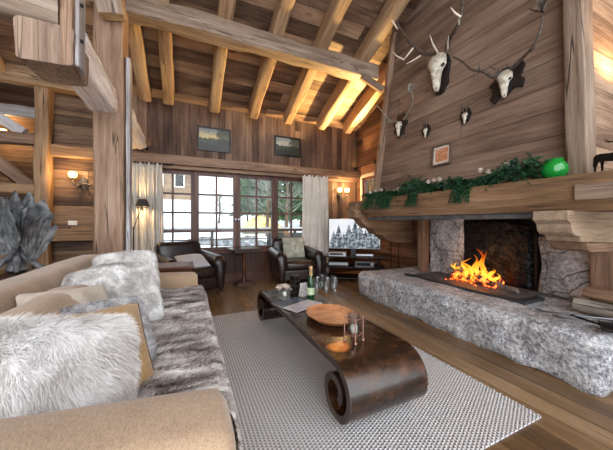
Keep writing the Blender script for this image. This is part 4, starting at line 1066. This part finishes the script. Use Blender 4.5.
# stag silhouettes (flat metal figures)
stag = [(-.13, 0), (-.118, 0), (-.115, .05), (-.10, .085), (-.085, .09), (-.08, .05), (-.078, 0), (-.066, 0), (-.064, .06), (-.058, .09), (-.01, .082), (.03, .088), (.036, .05), (.034, 0), (.046, 0), (.052, .06), (.06, .04), (.066, 0), (.078, 0), (.076, .06), (.084, .10), (.098, .135), (.112, .15), (.14, .143), (.146, .152), (.13, .168), (.118, .178), (.112, .19), (.10, .182), (.085, .17), (.068, .145), (.04, .132), (-.02, .128), (-.08, .132), (-.115, .128), (-.132, .11), (-.136, .07), (-.13, .05)]
c = at(606, 168, x=2.66)
for i, (dy, s, lb, x_) in enumerate(((0, 1.0, 'black metal stag silhouette figure standing on the mantel at the right edge', 2.64), (-.10, .85, 'second smaller black metal stag figure beside the first, mostly cut off by the frame', 2.70))):
    t = thing('stag_figure', lb, 'figurine', (x_, c.y+dy-.04, MZ), math.radians(-90), 'metal stags on the mantel')
    poly = [(a*s*.72, (b*1.05-(.015 if .04 < b < .1 else 0))*s*.92+.006) for a, b in stag]
    MB().prism(poly, -.005, .005, 'y').build('body', M['black'], t)
    m = MB(); bx, bz = .108*s*.72, .190*s*.94
    for q in (1, -1):
        m.tube([(bx, q*.003, bz), (bx-.04*s, q*.014, bz+.02), (bx-.11*s, q*.02, bz+.03)], .0028, 6)
        for f in (.3, .6, .95): m.tube([(bx-.11*s*f, q*.02*f, bz+.03*f), (bx-.11*s*f-.008, q*.022*f, bz+.03*f+.024)], .0022, 5)
    m.build('antlers', M['black'], t)
    MB().box(-.10*s, .09*s, -.02, .02, 0, .006).build('base', M['black'], t)

# ================================================================== WALL THINGS
HOODR = math.radians(-90)
def hoodpt(px, py):
    r = (px-CX)/F; u = (HOR-py)/F; dx, dy = SN+r*CS, CS-r*SN
    # x = 2.86 + .075*(z-1.49)
    t = (2.86+.075*(H-1.49))/(dx-.075*u); return Vector((dx*t, dy*t, H+u*t))
def skull(parent, s, mat):
    """front view skull, face towards -y, length along -z; s = length"""
    prof = [(1.0, .05, .02), (.97, .17, .10), (.9, .23, .16), (.78, .26, .18), (.66, .27, .17), (.58, .21, .15), (.48, .155, .13), (.35, .125, .11), (.2, .105, .10), (.08, .085, .08), (.0, .05, .05)]
    def fn(a, b):
        k = b*(len(prof)-1); i = min(int(k), len(prof)-2); f = k-i
        z, w, d = [prof[i][j]+(prof[i+1][j]-prof[i][j])*f for j in range(3)]
        t = 2*PI*a; x = math.cos(t)*w; y = math.sin(t)*d
        if .52 < z < .72 and abs(math.cos(t)) > .55 and math.sin(t) < .4: x *= .80
        if y < 0 and z < .5: y *= .9+.1*math.cos(3*t)
        y += -.10*(1-abs(z-.55)) ; y += .012*noise.noise(Vector((x*9, z*9, y*9)))
        return (x*s, (y-.12)*s, (z-.75)*s)
    MB().grid(fn, 26, 40, cu=True, caps=True).build('skull', mat, parent, smooth=70)
    for q in (-1, 1):
        MB().lathe([(.0, .03*s), (.045*s, .02*s), (.058*s, 0), (.04*s, -.015*s), (0, -.02*s)], 14, T(q*.19*s, -.22*s, -.13*s) @ R(q*38, 'Z') @ R(90, 'X')).build('eye_socket', M['black'], parent, smooth=60)
        MB().lathe([(.0, .01*s), (.02*s, .006*s), (.024*s, -.01*s), (0, -.01*s)], 10, T(q*.035*s, -.215*s, -.66*s) @ S(1, 1, 2.4) @ R(90, 'X')).build('nostril', M['antler'], parent, smooth=60)
def shield(parent, w, h, leafy=0, th=.022):
    poly = []
    n = 48
    for i in range(n):
        a = 2*PI*i/n; r = 1+leafy*(.18*math.sin(a*7+1)+.08*math.sin(a*13))
        x = math.cos(a); z = math.sin(a); taper = 1-.25*max(0, -z)
        poly.append((x*w/2*r*taper, z*h/2*r))
    MB().prism(poly, -th, 0, 'y').build('backing_board', M['board'], parent, bevel=.003)
def antler(parent, pts, r, tines, mat, tipmat=None, palm=None):
    m = MB(); P = [Vector(p) for p in pts]
    # resample by Catmull-Rom
    Q = []
    for i in range(len(P)-1):
        a, b, c, d = P[max(i-1, 0)], P[i], P[i+1], P[min(i+2, len(P)-1)]
        for k in range(5):
            t = k/5; Q.append(.5*((2*b)+(c-a)*t+(2*a-5*b+4*c-d)*t*t+(3*b-a-3*c+d)*t**3))
    Q.append(P[-1]); n = len(Q)
    m.tube(Q, [r*(1.25 if k == 0 else 1)*(1-.62*k/n) for k in range(n)], 8)
    if palm:
        c0, w, h, tilt = palm; c0 = Vector(c0)
        def fn(a, b):
            u = 2*a-1; hh = h*(.25+.75*b)*(1+.22*abs(math.sin(u*6.5))*b); sp = w*(.25+.75*b)
            return (c0.x+u*sp*math.cos(tilt)+hh*math.sin(tilt)*.0-math.sin(tilt)*hh, c0.y-.05*u*u, c0.z+math.cos(tilt)*hh+u*sp*math.sin(tilt)*.6)
        m.grid(fn, 24, 6); fn2 = lambda a, b: tuple(Vector(fn(a, b))+Vector((0, .006, 0))); m.grid(fn2, 24, 6)
    o = m.build('antler', mat, parent, smooth=60)
    for base, tip in tines:
        b, e = Vector(base), Vector(tip); mid = (b+e)/2+Vector((0, -.01, -.012))
        MB().tube([b, mid, e], [r*.42, r*.36, r*.1], 7).build('tine', tipmat or mat, o, smooth=60)
    return o
def trophy(px, py, label, loc=None):
    p = hoodpt(px, py); return thing('mounted_skull', label, 'hunting trophy', (p.x-.005, p.y, p.z), 0, 'antlered skulls on the chimney hood', rot=(math.radians(-4.3), 0, HOODR)), p
def rel(p, px, py, out=.1):
    """offset in the trophy's own frame of a pixel on the plane OUT in front of the hood"""
    r = (px-CX)/F; u = (HOR-py)/F; dx, dy = SN+r*CS, CS-r*SN
    t = (2.86-out+.075*(H-1.49))/(dx-.075*u); q = Vector((dx*t, dy*t, H+u*t))-p
    return Vector((-q.y, -out, q.z))
# big stag
t, p = trophy(442.5, 66, 'large white stag skull with widely branched antlers on a dark board, highest on the hood')
MB().prism([(a*1, b) for a, b in [(-.11, .10), (.09, .10), (.13, 0), (.11, -.18), (.12, -.27), (.08, -.31), (.06, -.36), (0, -.38), (-.05, -.36), (-.09, -.30), (-.12, -.26), (-.10, -.15), (-.13, 0)]], -.03, 0, 'y').build('backing_board', M['board'], t, bevel=.004)
skull(t, .47, M['bone'])
A = lambda x, y, o=.15: rel(p, x, y, o)
antler(t, [A(437, 54), A(425, 55, .2), A(414, 48, .28), A(404, 36, .32), A(398, 24, .32), A(397, -4, .3)], .028,
       [(A(398, 31, .32), A(387, 12, .45)), (A(414, 49, .28), A(404, 62, .4)), (A(404, 62, .4), A(393, 55, .45)), (A(421, 57, .22), A(406, 66, .3))], M['antler'], M['tine'])
antler(t, [A(447, 52), A(449, 42, .2), A(456, 31, .28), A(461, 18, .3), A(464, -6, .28)], .028,
       [(A(459, 26, .3), A(460, 18, .42)), (A(461, 20, .4), A(451, 11, .48)), (A(438, 54, .2), A(430, 38, .42)), (A(448, 50, .2), A(449, 38, .35))], M['antler'], M['tine'])
# fallow deer at right
t, p = trophy(508, 79, 'white deer skull on a dark leafy board near the hood corner post, one antler palmed')
m_ = MB().prism([(-.14, -.02), (-.11, -.03), (-.10, -.10), (-.13, -.13), (-.085, -.19), (-.05, -.13), (0, -.16), (.06, -.10), (.12, -.13), (.13, -.06), (.10, -.03), (.13, .06), (.10, .12), (.05, .08), (-.03, .10), (-.06, .06)], -.03, 0, 'y', M=S(1.2, 1, 1.15)); m_.build('backing_board', M['board'], t, bevel=.004)
skull(t, .27, M['bone'])
A = lambda x, y, o=.1: rel(p, x, y, o)
antler(t, [A(500, 72), A(493, 78, .12), A(484, 73, .16), A(472, 71, .2), A(464, 64, .22), A(453, 58, .22)], .018, [(A(478, 72, .18), A(473, 81, .2)), (A(480, 71, .18), A(480, 63, .2)), (A(496, 70, .12), A(489, 66, .16))], M['antler'])
antler(t, [A(511, 70), A(518, 64, .12), A(528, 54, .16), A(536, 44, .2), A(541, 31, .22), A(543, 18, .22)], .017, [(A(529, 54, .18), A(536, 49, .2)), (A(541, 14, .22), A(527, 9, .24)), (A(512, 68, .12), A(505, 66, .16))], M['antler'], palm=(A(543, 20, .22), .05, .16, -.12))
# small fallow skull at left with pale palm
t, p = trophy(401, 126, 'small deer skull at the far left of the hood with one pale palmed antler')
shield(t, .26, .34, .7); skull(t, .22, M['bone'])
A = lambda x, y, o=.1: rel(p, x, y, o)
antler(t, [A(397, 122), A(390, 121, .13), A(386, 118, .2), A(382, 112, .24), A(376, 106, .26)], .018, [(A(394, 122, .1), A(386, 123, .2))], M['antlerpale'])
antler(t, [A(404, 120), A(410, 111, .14), A(413, 103, .18), A(412, 95, .22), A(407, 89, .22)], .014, [(A(411, 110, .14), A(408, 113, .2))], M['antlerpale'], palm=(A(411, 97, .2), .05, .13, -.3))
# roebucks
for px, py, lb in ((427, 131, 'tiny roebuck skull between the small deer skull and the framed picture'), (466.5, 116, 'tiny roebuck skull to the right, above and beside the framed picture')):
    t, p = trophy(px, py, lb); shield(t, .13, .18, .25); skull(t, .125, M['bone'])
    for q in (-1, 1): antler(t, [(q*.012, -.02, .025), (q*.022, -.03, .07), (q*.045, -.035, .15)], .009, [((q*.022, -.03, .075), (q*.016, -.05, .10))], M['antler'])
# framed print on the hood
def picture(name, label, w, h, loc, rot, framemat, canvas, mat_=None, fw=.03):
    t = thing(name, label, 'picture', loc, rot=rot)
    for a in ((-w/2, w/2, h/2-fw, h/2), (-w/2, w/2, -h/2, -h/2+fw), (-w/2, -w/2+fw, -h/2+fw, h/2-fw), (w/2-fw, w/2, -h/2+fw, h/2-fw)): pass
    m = MB(); m.box(-w/2, w/2, -.03, 0, h/2-fw, h/2).box(-w/2, w/2, -.03, 0, -h/2, -h/2+fw).box(-w/2, -w/2+fw, -.03, 0, -h/2+fw, h/2-fw).box(w/2-fw, w/2, -.03, 0, -h/2+fw, h/2-fw)
    m.build('frame', framemat, t, bevel=.003)
    MB().box(-w/2+fw, w/2-fw, -.012, -.002, -h/2+fw, h/2-fw).build('canvas', canvas, t)
    if mat_: MB().box(-w/2+fw+.03, w/2-fw-.03, -.014, -.012, -h/2+fw+.03, h/2-fw-.03).build('print', mat_, t)
    return t
p = hoodpt(442.5, 155)
picture('framed_print', 'small framed orange brown print on a white mount, hanging on the hood',   .275, .265, (p.x-.004, p.y, p.z), (math.radians(-4.3), 0, HOODR), plain('picture_frame_grey', '5b4c42', .5), M['petal'], plain('print', 'a8603c', .5, nscale=38, c2='d9a680'), .022)
def land(name, sky, hgt, seed):
    s = NT(name); vec, c = s.coords(); n1 = s.noise(s.comb(s.math('ADD', c['X'], seed), 0, c['Z']), 14, 5, .65); n2 = s.noise(vec, 40, 4)
    z = s.math('ADD', c['Z'], s.math('MULTIPLY', s.math('SUBTRACT', n1, .5), .22))
    tree = s.math('ADD', s.math('SUBTRACT', c['X'], .0), s.math('MULTIPLY', s.math('SUBTRACT', n1, .5), .35))
    col = s.ramp(s.maprange(z, -hgt, hgt, 0, 1), [(.2, '151c15'), (.42, '34402a'), (.5, '141c10'), (.58, sky), (.95, '6a7478')])
    col = s.mix(s.maprange(tree, .03, .07, 0, .85), col, s.ramp(n2, [(.4, '0e160c'), (.6, '27321e')]))
    return s.bsdf(col, .35)
c1 = at(214.5, 140, y=YW); c2 = at(287.5, 147, y=YW)
picture('landscape_painting', 'dark framed landscape painting at left with a yellowish sky', .60, .45, (c1.x, YW-.003, c1.z), (0, 0, 0), plain('dark_frame', '1a100c', .4), land('landscape_a', 'c9b77a', .18, 3), fw=.03)
picture('landscape_painting', 'dark framed landscape painting at right with a pale cloudy sky', .58, .41, (c2.x, YW-.003, c2.z), (0, 0, 0), M['black'], land('landscape_b', 'a9a9a0', .16, 9), fw=.03)

# antler wall sconces
def sconce(label, loc, n, rz=0):
    t = thing('antler_sconce', label, 'wall lamp', loc, rz)
    MB().prism([(.06*math.cos(k*PI/8), .10*math.sin(k*PI/8)) for k in range(16)], -.02, 0, 'y').build('wall_plate', M['board'], t, bevel=.003)
    m = MB()
    arms = [(-.06, ), (.13, )] if n == 2 else [(-.10, )]
    for (ax,) in arms:
        m.tube([(0, -.02, 0), (ax*.5, -.09, -.05), (ax*.95, -.11, -.02), (ax, -.11, .05)], [.016, .014, .012, .010], 8)
        m.tube([(ax*.5, -.09, -.05), (ax*.9, -.13, -.10)], [.010, .003], 6)
    m.tube([(.0, -.03, -.02), (.05, -.08, -.10), (.03, -.1, -.17)], [.014, .01, .003], 6); m.tube([(.0, -.03, .0), (-.06, -.06, -.09), (-.05, -.08, -.15)], [.014, .009, .003], 6)
    m.tube([(.0, -.03, 0), (.12, -.05, -.01), (.17, -.05, .05)] if n == 1 else [(0, -.03, 0), (-.08, -.06, .02), (-.1, -.07, .08)], [.014, .010, .003], 6)
    m.build('antler_arms', M['antler'], t, smooth=60)
    for (ax,) in arms:
        MB().lathe([(.012, .05), (.014, .075)], 10, T(ax, -.11, 0)).build('bulb_holder', M['iron'], t)
        MB().lathe([(.022, .075), (.045, .09), (.055, .125), (.050, .155), (.030, .17)], 20, T(ax, -.11, 0)).build('lamp_shade', M['amberglass'], t, smooth=60)
        q = t.matrix_basis @ Vector((ax, -.19, .14)) if False else Vector(loc)+Matrix.Rotation(rz, 3, 'Z') @ Vector((ax, -.20, .15))
        light('sconce_light', 'POINT', q, 9, WARM, .05)
    return t
c = at(339.5, 196, y=YW); sconce('two armed antler wall lamp glowing beside the right hand curtain', (c.x, YW-.002, c.z), 2)
c = at(85, 184, y=YW); sconce('single shaded antler wall lamp on the panelled wall at left', (c.x-.02, YW+.005, c.z), 1)
c = at(72.5, 223, y=YW)
t = thing('light_switch', 'white double switch plate on the panelled wall', 'switch', (c.x, YW+.008, c.z)); MB().box(-.055, .055, -.01, 0, -.035, .035).build('plate', M['white'], t, bevel=.003)
for x in (-.026, .026): MB().box(x-.02, x+.02, -.014, -.01, -.024, .024).build('rocker', M['white'], t, bevel=.002)
# uplights on the rail
def uplight(px, label, power, aim):
    c = at(px, 160, y=YW-.1); t = thing('uplight', label, 'spotlight', (c.x, YW-.09, 2.31))
    MB().lathe([(.03, 0), (.03, .012), (.010, .016), (.010, .04)], 14).build('base', M['iron'], t, smooth=50)
    MB().lathe([(.02, .04), (.038, .06), (.042, .11), (.036, .11), (.034, .07)], 16, cap=False).build('reflector', M['iron'], t, smooth=50)
    MB().lathe([(.0, .085), (.032, .085), (.034, .092), (0, .094)], 14).build('lens', M['bulb'], t)
    d = (Vector(aim)-Vector((c.x, YW-.12, 2.45))).normalized()
    light('uplight_lamp', 'SPOT', (c.x-.05 if px > 200 else c.x-.05, YW-.3, 2.49), power, WARM, .04, rot=d.to_track_quat('-Z', 'Y').to_euler(), spot_size=math.radians(88 if px > 200 else 120), spot_blend=.6)
uplight(356, 'small brass lit spotlight on the rail in the corner above the double wall lamp', 40, (3.3, 4.9, 3.6))
t = thing('wall_uplight', 'added iron uplight on the side wall between room corner and hood pole', 'wall lamp', (XR-.001, 4.50, 2.37)); MB().box(-.02, 0, -.04, .04, -.06, .06).build('plate', M['iron'], t); MB().lathe([(.02, -.02), (.045, .04), (.05, .08), (.044, .08), (.02, .0)], 16, T(-.07, 0, 0), cap=False).build('reflector', M['iron'], t, smooth=50)  # extra fixture, added to throw yellow light on the corner ceiling boards
MB().lathe([(0, .04), (.038, .04), (.038, .05), (0, .052)], 14, T(-.07, 0, 0)).build('lens', M['bulb'], t)
light('added_uplight_lamp', 'SPOT', (XR-.16, 4.50, 2.50), 560, (1, .66, .25), .05, rot=(Vector((2.4, 4.3, 3.5))-Vector((XR-.16, 4.50, 2.50))).to_track_quat('-Z', 'Y').to_euler(), spot_size=math.radians(96), spot_blend=.8)
uplight(146, 'small spotlight on the rail at the end of the whitewashed log', 60, (-.35, 5.25, 2.9))
# warm uplight at the side of the hood
t = thing('wall_uplight', 'iron uplight fixed to the side boards of the hood just outside the picture', 'wall lamp', (3.56, 1.055, 2.25)); MB().box(-.03, .03, -.02, 0, -.06, .06).build('plate', M['iron'], t); MB().lathe([(.02, -.02), (.045, .05), (.05, .09), (.044, .09), (.02, .0)], 16, T(0, -.07, 0), cap=False).build('reflector', M['iron'], t, smooth=50)
MB().lathe([(0, .05), (.038, .05), (.038, .06), (0, .062)], 14, T(0, -.07, 0)).build('lens', M['bulb'], t)
tag(beam('mantel_return', (3.01, .78, 1.362), (3.70, .78, 1.362), .42, .25, M['mantel']), 'side shelf timber continuing the mantel round the hood', 'shelf')
light('hood_uplight', 'SPOT', (3.5, .84, 2.37), 38, WARM, .05, rot=(Vector((3.2, 1.1, 3.2))-Vector((3.5, .84, 2.37))).to_track_quat('-Z', 'Y').to_euler(), spot_size=math.radians(120), spot_blend=.7)
light('fire_light', 'POINT', (3.15, 2.1, .72), 2.5, (1, .42, .12), .12)

# reading lamp
c = at(143, 203, y=4.99); b = at(134, 228, y=4.97)
t = thing('floor_lamp', 'slim reading lamp with a small dark shade in front of the left curtain', 'floor lamp', (b.x, 4.93, 0))
MB().lathe([(.12, 0), (.12, .015), (.02, .025), (.01, .03)], 24).build('base', M['iron'], t, smooth=50)
MB().tube([(0, 0, .02), (0, 0, b.z)], .009, 8).build('pole', M['iron'], t)
dx = c.x-b.x
MB().tube([(0, 0, b.z), (dx*.95, 0, c.z-.05)], .006, 8).build('arm', M['iron'], t); MB().lathe([(0, -.015), (.015, -.012), (.015, .012), (0, .015)], 10, T(0, 0, b.z)).build('joint', M['iron'], t)
MB().lathe([(.10, c.z-.06), (.062, c.z+.055), (.058, c.z+.055), (.096, c.z-.06)], 24, T(dx, 0, 0), cap=False).build('lamp_shade', plain('dark_shade', '33302f', .7), t, smooth=50)
MB().lathe([(0, c.z-.03), (.02, c.z-.02), (.02, c.z+.01), (.01, c.z+.03)], 12, T(dx, 0, 0)).build('bulb', M['bulb'], t, smooth=60)
light('reading_light', 'POINT', (c.x, 4.94, c.z), 17, WARM, .03)
# lamp glow in the far left opening
c = at(3, 132, y=6.4)
t = thing('ceiling_lamp', 'glowing round lamp in the opening at the far left', 'lamp', (c.x, 6.4, c.z)); MB().lathe([(0, -.06), (.04, -.05), (.06, 0), (.04, .05), (0, .06)], 16).build('globe', M['amberglass'], t, smooth=60)
MB().tube([(0, 0, .05), (0, .15, .08)], .012, 8).build('arm', M['iron'], t)
light('opening_light', 'POINT', (c.x+.1, 6.2, c.z), 9, WARM, .06)

# ================================================================== CONSOLE + ANTLER SCULPTURE (behind the sofa)
t = thing('console_table', 'dark narrow console table behind the sofa back', 'console table', (-1.30, 2.3, 0))
MB().box(-.28, .26, -.95, .85, .70, .74).build('top', M['darkwood'], t, bevel=.006)
for x in (-.24, .22):
    for y in (-.88, .78): MB().box(x-.03, x+.03, y-.03, y+.03, 0, .70).build('leg', M['darkwood'], t)
MB().box(-.24, .22, -.88, .78, .62, .70).build('apron', M['darkwood'], t)
c = at(17, 272, z=.74)
t = thing('antler_sculpture', 'grey palmed antler centrepiece on the console table behind the sofa', 'sculpture', (c.x, c.y, .74), math.radians(35))
t.scale = (.84, .84, .95)
AM = plain('dark_grey_antler', '35373b', .45, nz=.3, nscale=14, c2='7a7b7c', bump=.6)
def palm(rz, tilt, w, h, base, sd):
    def sh(off):
        def fn(a, b):
            u = 2*a-1; f = abs(math.sin(u*6.5+sd))**1.5
            hh = h*b*(1+(.20*f-.06)*b**3) ; sp = 1.2*w*(.16+.84*math.sin(min(1, b*1.15)*PI/2)**1.2)*(1-.12*b)
            x = u*sp; y = -.5*w*u*u*b + off + .05*math.sin(b*3+sd); z = hh*(1-.22*u*u)
            x += .01*noise.noise(Vector((u*5, b*5, sd)))
            return (x, y+.012*noise.noise(Vector((u*7, b*7, sd+3))), z)
        return fn
    m = MB(); Q = T(*base) @ R(rz) @ R(tilt, 'X')
    m.grid(sh(0), 36, 16, M=Q); m.grid(sh(.014), 36, 16, M=Q)
    return m
for rz, tl, w_, h_, b_, sd in ((0, 12, .19, .50, (0, -.05, .14), 0), (120, 16, .2, .46, (-.04, .04, .14), 1), (235, 18, .2, .48, (.05, .04, .14), 2), (-70, 22, .13, .50, (.09, -.04, .12), 3), (75, 22, .13, .50, (-.11, -.04, .12), 4), (20, 34, .12, .36, (.05, -.12, .12), 5)):
    palm(rz, tl, w_, h_, b_, sd).build('palmed_antler', AM, t, smooth=70)
for k in range(6):
    a = k*PI/3+.3; ca, sa = math.cos(a), math.sin(a)
    MB().tube([(-.03*ca, -.03*sa, .25), (.02*ca, .02*sa, .14), (.10*ca, .10*sa, .10), (.17*ca, .17*sa, .045), (.21*ca, .21*sa, .014), (.24*ca, .24*sa, .03)], [.035, .034, .028, .022, .015, .005], 10).build('antler_stem', AM, t, smooth=70)
MB().lathe([(.05, 0), (.09, .02), (.06, .08), (.05, .2)], 14).build('core', AM, t, smooth=70)
# berries and a lidded box near the left edge
t = thing('berry_branches', 'dark red berry branches at the left picture edge', 'branches', (-1.52, 2.38, .74))
MB().lathe([(.04, 0), (.06, .03), (.06, .10), (.04, .14), (.035, .14), (.03, .02)], 16).build('vase', M['iron'], t, smooth=60)
m = MB(); bb = MB(); rg = random.Random(4); bm_ = plain('berry_red', '6e1c18', .3)
for i in range(16):
    a = rg.uniform(0, 6.28); L_ = rg.uniform(.1, .2); e = Vector((math.cos(a)*L_*.6, math.sin(a)*L_*.6, .12+L_)); m.tube([(0, 0, .1), e*.6+Vector((0, 0, .05)), e], .003, 5)
    for q in range(6): p_ = e*rg.uniform(.75, 1)+Vector((rg.gauss(0, .015), rg.gauss(0, .015), rg.gauss(0, .015))); bb.lathe([(0, -.009), (.008, -.004), (.008, .004), (0, .009)], 7, T(*p_))
m.build('twigs', M['bark'], t); tag(bb.build('berries', bm_, t, smooth=60), kind='stuff')
t = thing('dining_chair', 'orange brown wooden chair behind the console at left', 'chair', (-1.9, 3.6, 0), math.radians(30))
OW = wood('orange_wood', '7a4a28', 'b87444', 'd8985f', 'Z', 'X', rough=.4, crack=.1, knots=False)
MB().box(-.22, .22, -.22, .22, .42, .46).build('seat', OW, t, bevel=.006)
for x in (-.2, .2):
    MB().box(x-.02, x+.02, -.2, -.16, 0, .42).build('leg', OW, t); MB().box(x-.02, x+.02, .17, .21, 0, .95).build('leg', OW, t)
MB().box(-.2, .2, .175, .205, .55, .93).build('backrest', OW, t, bevel=.005)

# ================================================================== OUTSIDE
def ground(a, b):
    x = -30+80*a; y = 5.6+60*b**1.5; d = max(0, y-11)
    z = -.15 + d*.075 + .25*noise.noise(Vector((x*.15, y*.15, 0)))*min(1, d/3) + max(0, (x-5)*.03*min(1, d/10))
    return (x, y, z)
struct(MB().grid(ground, 70, 60).build('ground', M['snow'], smooth=180))
struct(MB().box(-4, 6, YW+.16, 7.9, -.25, -.04).build('balcony_deck', M['snow']))
# balcony railing
t = thing('balcony_railing', 'dark balcony railing with a thick top rail outside the windows', 'railing', (0, 7.6, -.04))
m = MB().box(-3, 5.5, -.03, .03, .93, .99); m.build('top_rail', M['winwood'], t)
MB().box(-3, 5.5, -.03, .05, .99, 1.03).build('snow_cap', M['snow'], t)
for i in range(8): MB().box(-3+i*1.2, -2.92+i*1.2, -.03, .03, 0, .93).build('post', M['winwood'], t)
for z in (.25, .48, .70): MB().box(-3, 5.5, -.012, .012, z, z+.03).build('cross_rail', M['winwood'], t)
t = thing('garden_bench', 'grey wooden bench on the balcony beyond the right windows', 'bench', (2.75, 7.0, -.04))
BW = plain('bench_grey', '5f625f', .7, nz=.3)
MB().box(-.7, .7, -.2, .2, .42, .46).build('seat', BW, t); MB().box(-.7, .7, .2, .24, .46, .88).build('backrest', BW, t)
for x in (-.65, .65): MB().box(x-.03, x+.03, -.2, .24, 0, .42).build('leg', BW, t)
def conifer(h, w, mat, seed, layers=11):
    m = MB(); rg = random.Random(seed)
    for l in range(layers):
        k = l/layers; z0 = h*(.12+.88*k); r = w*(1-k)*(.9+.2*rg.random()); n = 16; dz = h/layers*1.5
        vs = [(0, 0, z0+dz)]
        for i in range(n*2):
            a = PI*i/n+l; q = r*(1 if i % 2 else .55)*(.8+.4*rg.random()); vs.append((q*math.cos(a), q*math.sin(a), z0-(.12*q if i % 2 else 0)))
        m.add(vs, [(0, 1+i, 1+(i+1) % (2*n)) for i in range(2*n)])
    return m
def gz(x, y): return noise.noise(Vector((x*.15, y*.15, 0)))*.25*min(1, max(0, y-11)/3) - .15 + max(0, y-11)*.075 + max(0, (x-5)*.03*min(1, max(0, y-11)/10)) - .1
def tree(px, Y, h, w, label, mat, seed, cat='tree'):
    x = at(px, 220, y=Y).x; t = thing('conifer', label, cat, (x, Y, gz(x, Y)), 0, 'trees outside the windows')
    conifer(h, w, mat, seed).build('foliage', mat, t, fix=False); MB().tube([(0, 0, 0), (0, 0, h*.9)], [w*.07, .02], 8).build('trunk', M['bark'], t)
TR = [(247.5, 22, 9.5, 1.3, 'tall dense green fir seen in the left edge of the third window'), (261, 26, 10, 1.7, 'green fir filling the top middle panes of the third window'), (275, 20, 7.5, 1.2, 'green fir between the third and fourth windows'),
      (290, 27, 10, 1.8, 'green fir in the centre of the fourth window'), (301, 19, 8.5, 1.5, 'green fir at the right edge of the fourth window'), (317, 22, 9, 2.3, 'green fir standing behind the right hand curtain'), (367, 16, 8, 2, 'green fir seen through the small side window')]
for i, (px, Y, h, w_, lb) in enumerate(TR): tree(px, Y, h, w_, lb, M['conifer'], i)
def twiggy(px, Y, h, label, seed):
    x = at(px, 220, y=Y).x; t = thing('bare_tree', label, 'tree', (x, Y, gz(x, Y)), 0, 'bare trees outside the windows')
    rg = random.Random(seed); MB().tube([(0, 0, 0), (.1, 0, h*.5), (0, 0, h)], [.12, .08, .02], 7).build('trunk', M['bark'], t); m = MB()
    for i in range(70):
        z = h*rg.uniform(.2, .95); a = rg.uniform(0, 6.3); L_ = h*.28*(1.1-z/h); e = Vector((math.cos(a)*L_, math.sin(a)*L_, z+L_*.7)); m.tube([(0, 0, z), e*.5+Vector((0, 0, z*.5-.1)), e], [.018, .014, .004], 4)
        for q in range(3): b_ = e+Vector((rg.gauss(0, .3), rg.gauss(0, .3), rg.gauss(.1, .3))); m.tube([e*.7+Vector((0, 0, z*.3)), b_], [.010, .004], 3)
    m.build('branches', M['coniferlight'], t)
twiggy(286, 15, 6, 'bare snowy tree in the middle of the fourth window', 1); twiggy(267, 16, 5.5, 'bare snowy tree in the right half of the third window', 2); twiggy(219, 26, 3.0, 'thin bare tree alone on the snow in the second window', 3)
# dry bank
def bank(a, b): return (at(243, 200, y=17).x+3.5*a, 17+b*2, gz(6, 17)+.25+1.1*math.sin(PI*a)*b)
tag(MB().grid(bank, 16, 8).build('grass_bank', M['tan'], smooth=180), 'dry yellow grass bank seen in the third window', 'bank', kind='stuff')
# rocks / bushes poking out of the snow
rg = random.Random(8)
for i, (px, Y, s_, lb) in enumerate([(203, 15, .35, 'dark bush poking out of the snow in the left of the second window'), (212, 14, .3, 'small dark bush on the snow in the middle of the second window'), (228, 13.5, .45, 'wide dark bush on the snow at the right of the second window'), (247, 15, .35, 'dark bush on the snow at the left of the third window'), (258, 12.5, .45, 'dark bush low in the third window'), (287, 12, .5, 'grey bush low in the fourth window')]):
    x = at(px, 220, y=Y).x; z = gz(x, Y)
    def rk(a, b):
        t_ = 2*PI*a; ph = PI*b; n_ = 1+.5*noise.noise(Vector((math.cos(t_)*2, math.sin(t_)*2, b*4+i)))
        return (math.sin(ph)*math.cos(t_)*s_*2*n_, math.sin(ph)*math.sin(t_)*s_*n_, math.cos(ph)*s_*.6*n_+s_*.3)
    o = MB().grid(rk, 18, 10, cu=True).build('snowy_bush', plain('bush_dark', '3c3d38', .9, nscale=4, c2='8f9196'), smooth=60, fix=False); o.location = (x, Y, z); tag(o, lb, 'bush', 'bushes in the snow')
# neighbouring chalet at the far left
c = at(176, 190, y=19)
t = thing('chalet', 'grey brown timber chalet seen in the top panes of the first window', 'building', (c.x-1.2, 19, gz(c.x, 19)))
MB().box(-3.2, 2.2, 0, 4, 2.2, 5.2).build('walls', M['mantel'], t); MB().box(-3.2, 2.2, 0, 4, 0, 2.2).build('base_walls', M['snow'], t)
MB().prism([(-4, 4.9), (3, 4.9), (-.5, 7)], -.8, 5, 'y').build('roof', M['snow'], t)
for x in (-2, .2, 1.4): f_ = MB().box(x-.3, x+.3, -.05, 0, 3, 4).build('window', M['white'], t); MB().box(x-.24, x+.24, -.06, -.05, 3.06, 3.94).build('pane', M['black'], f_)
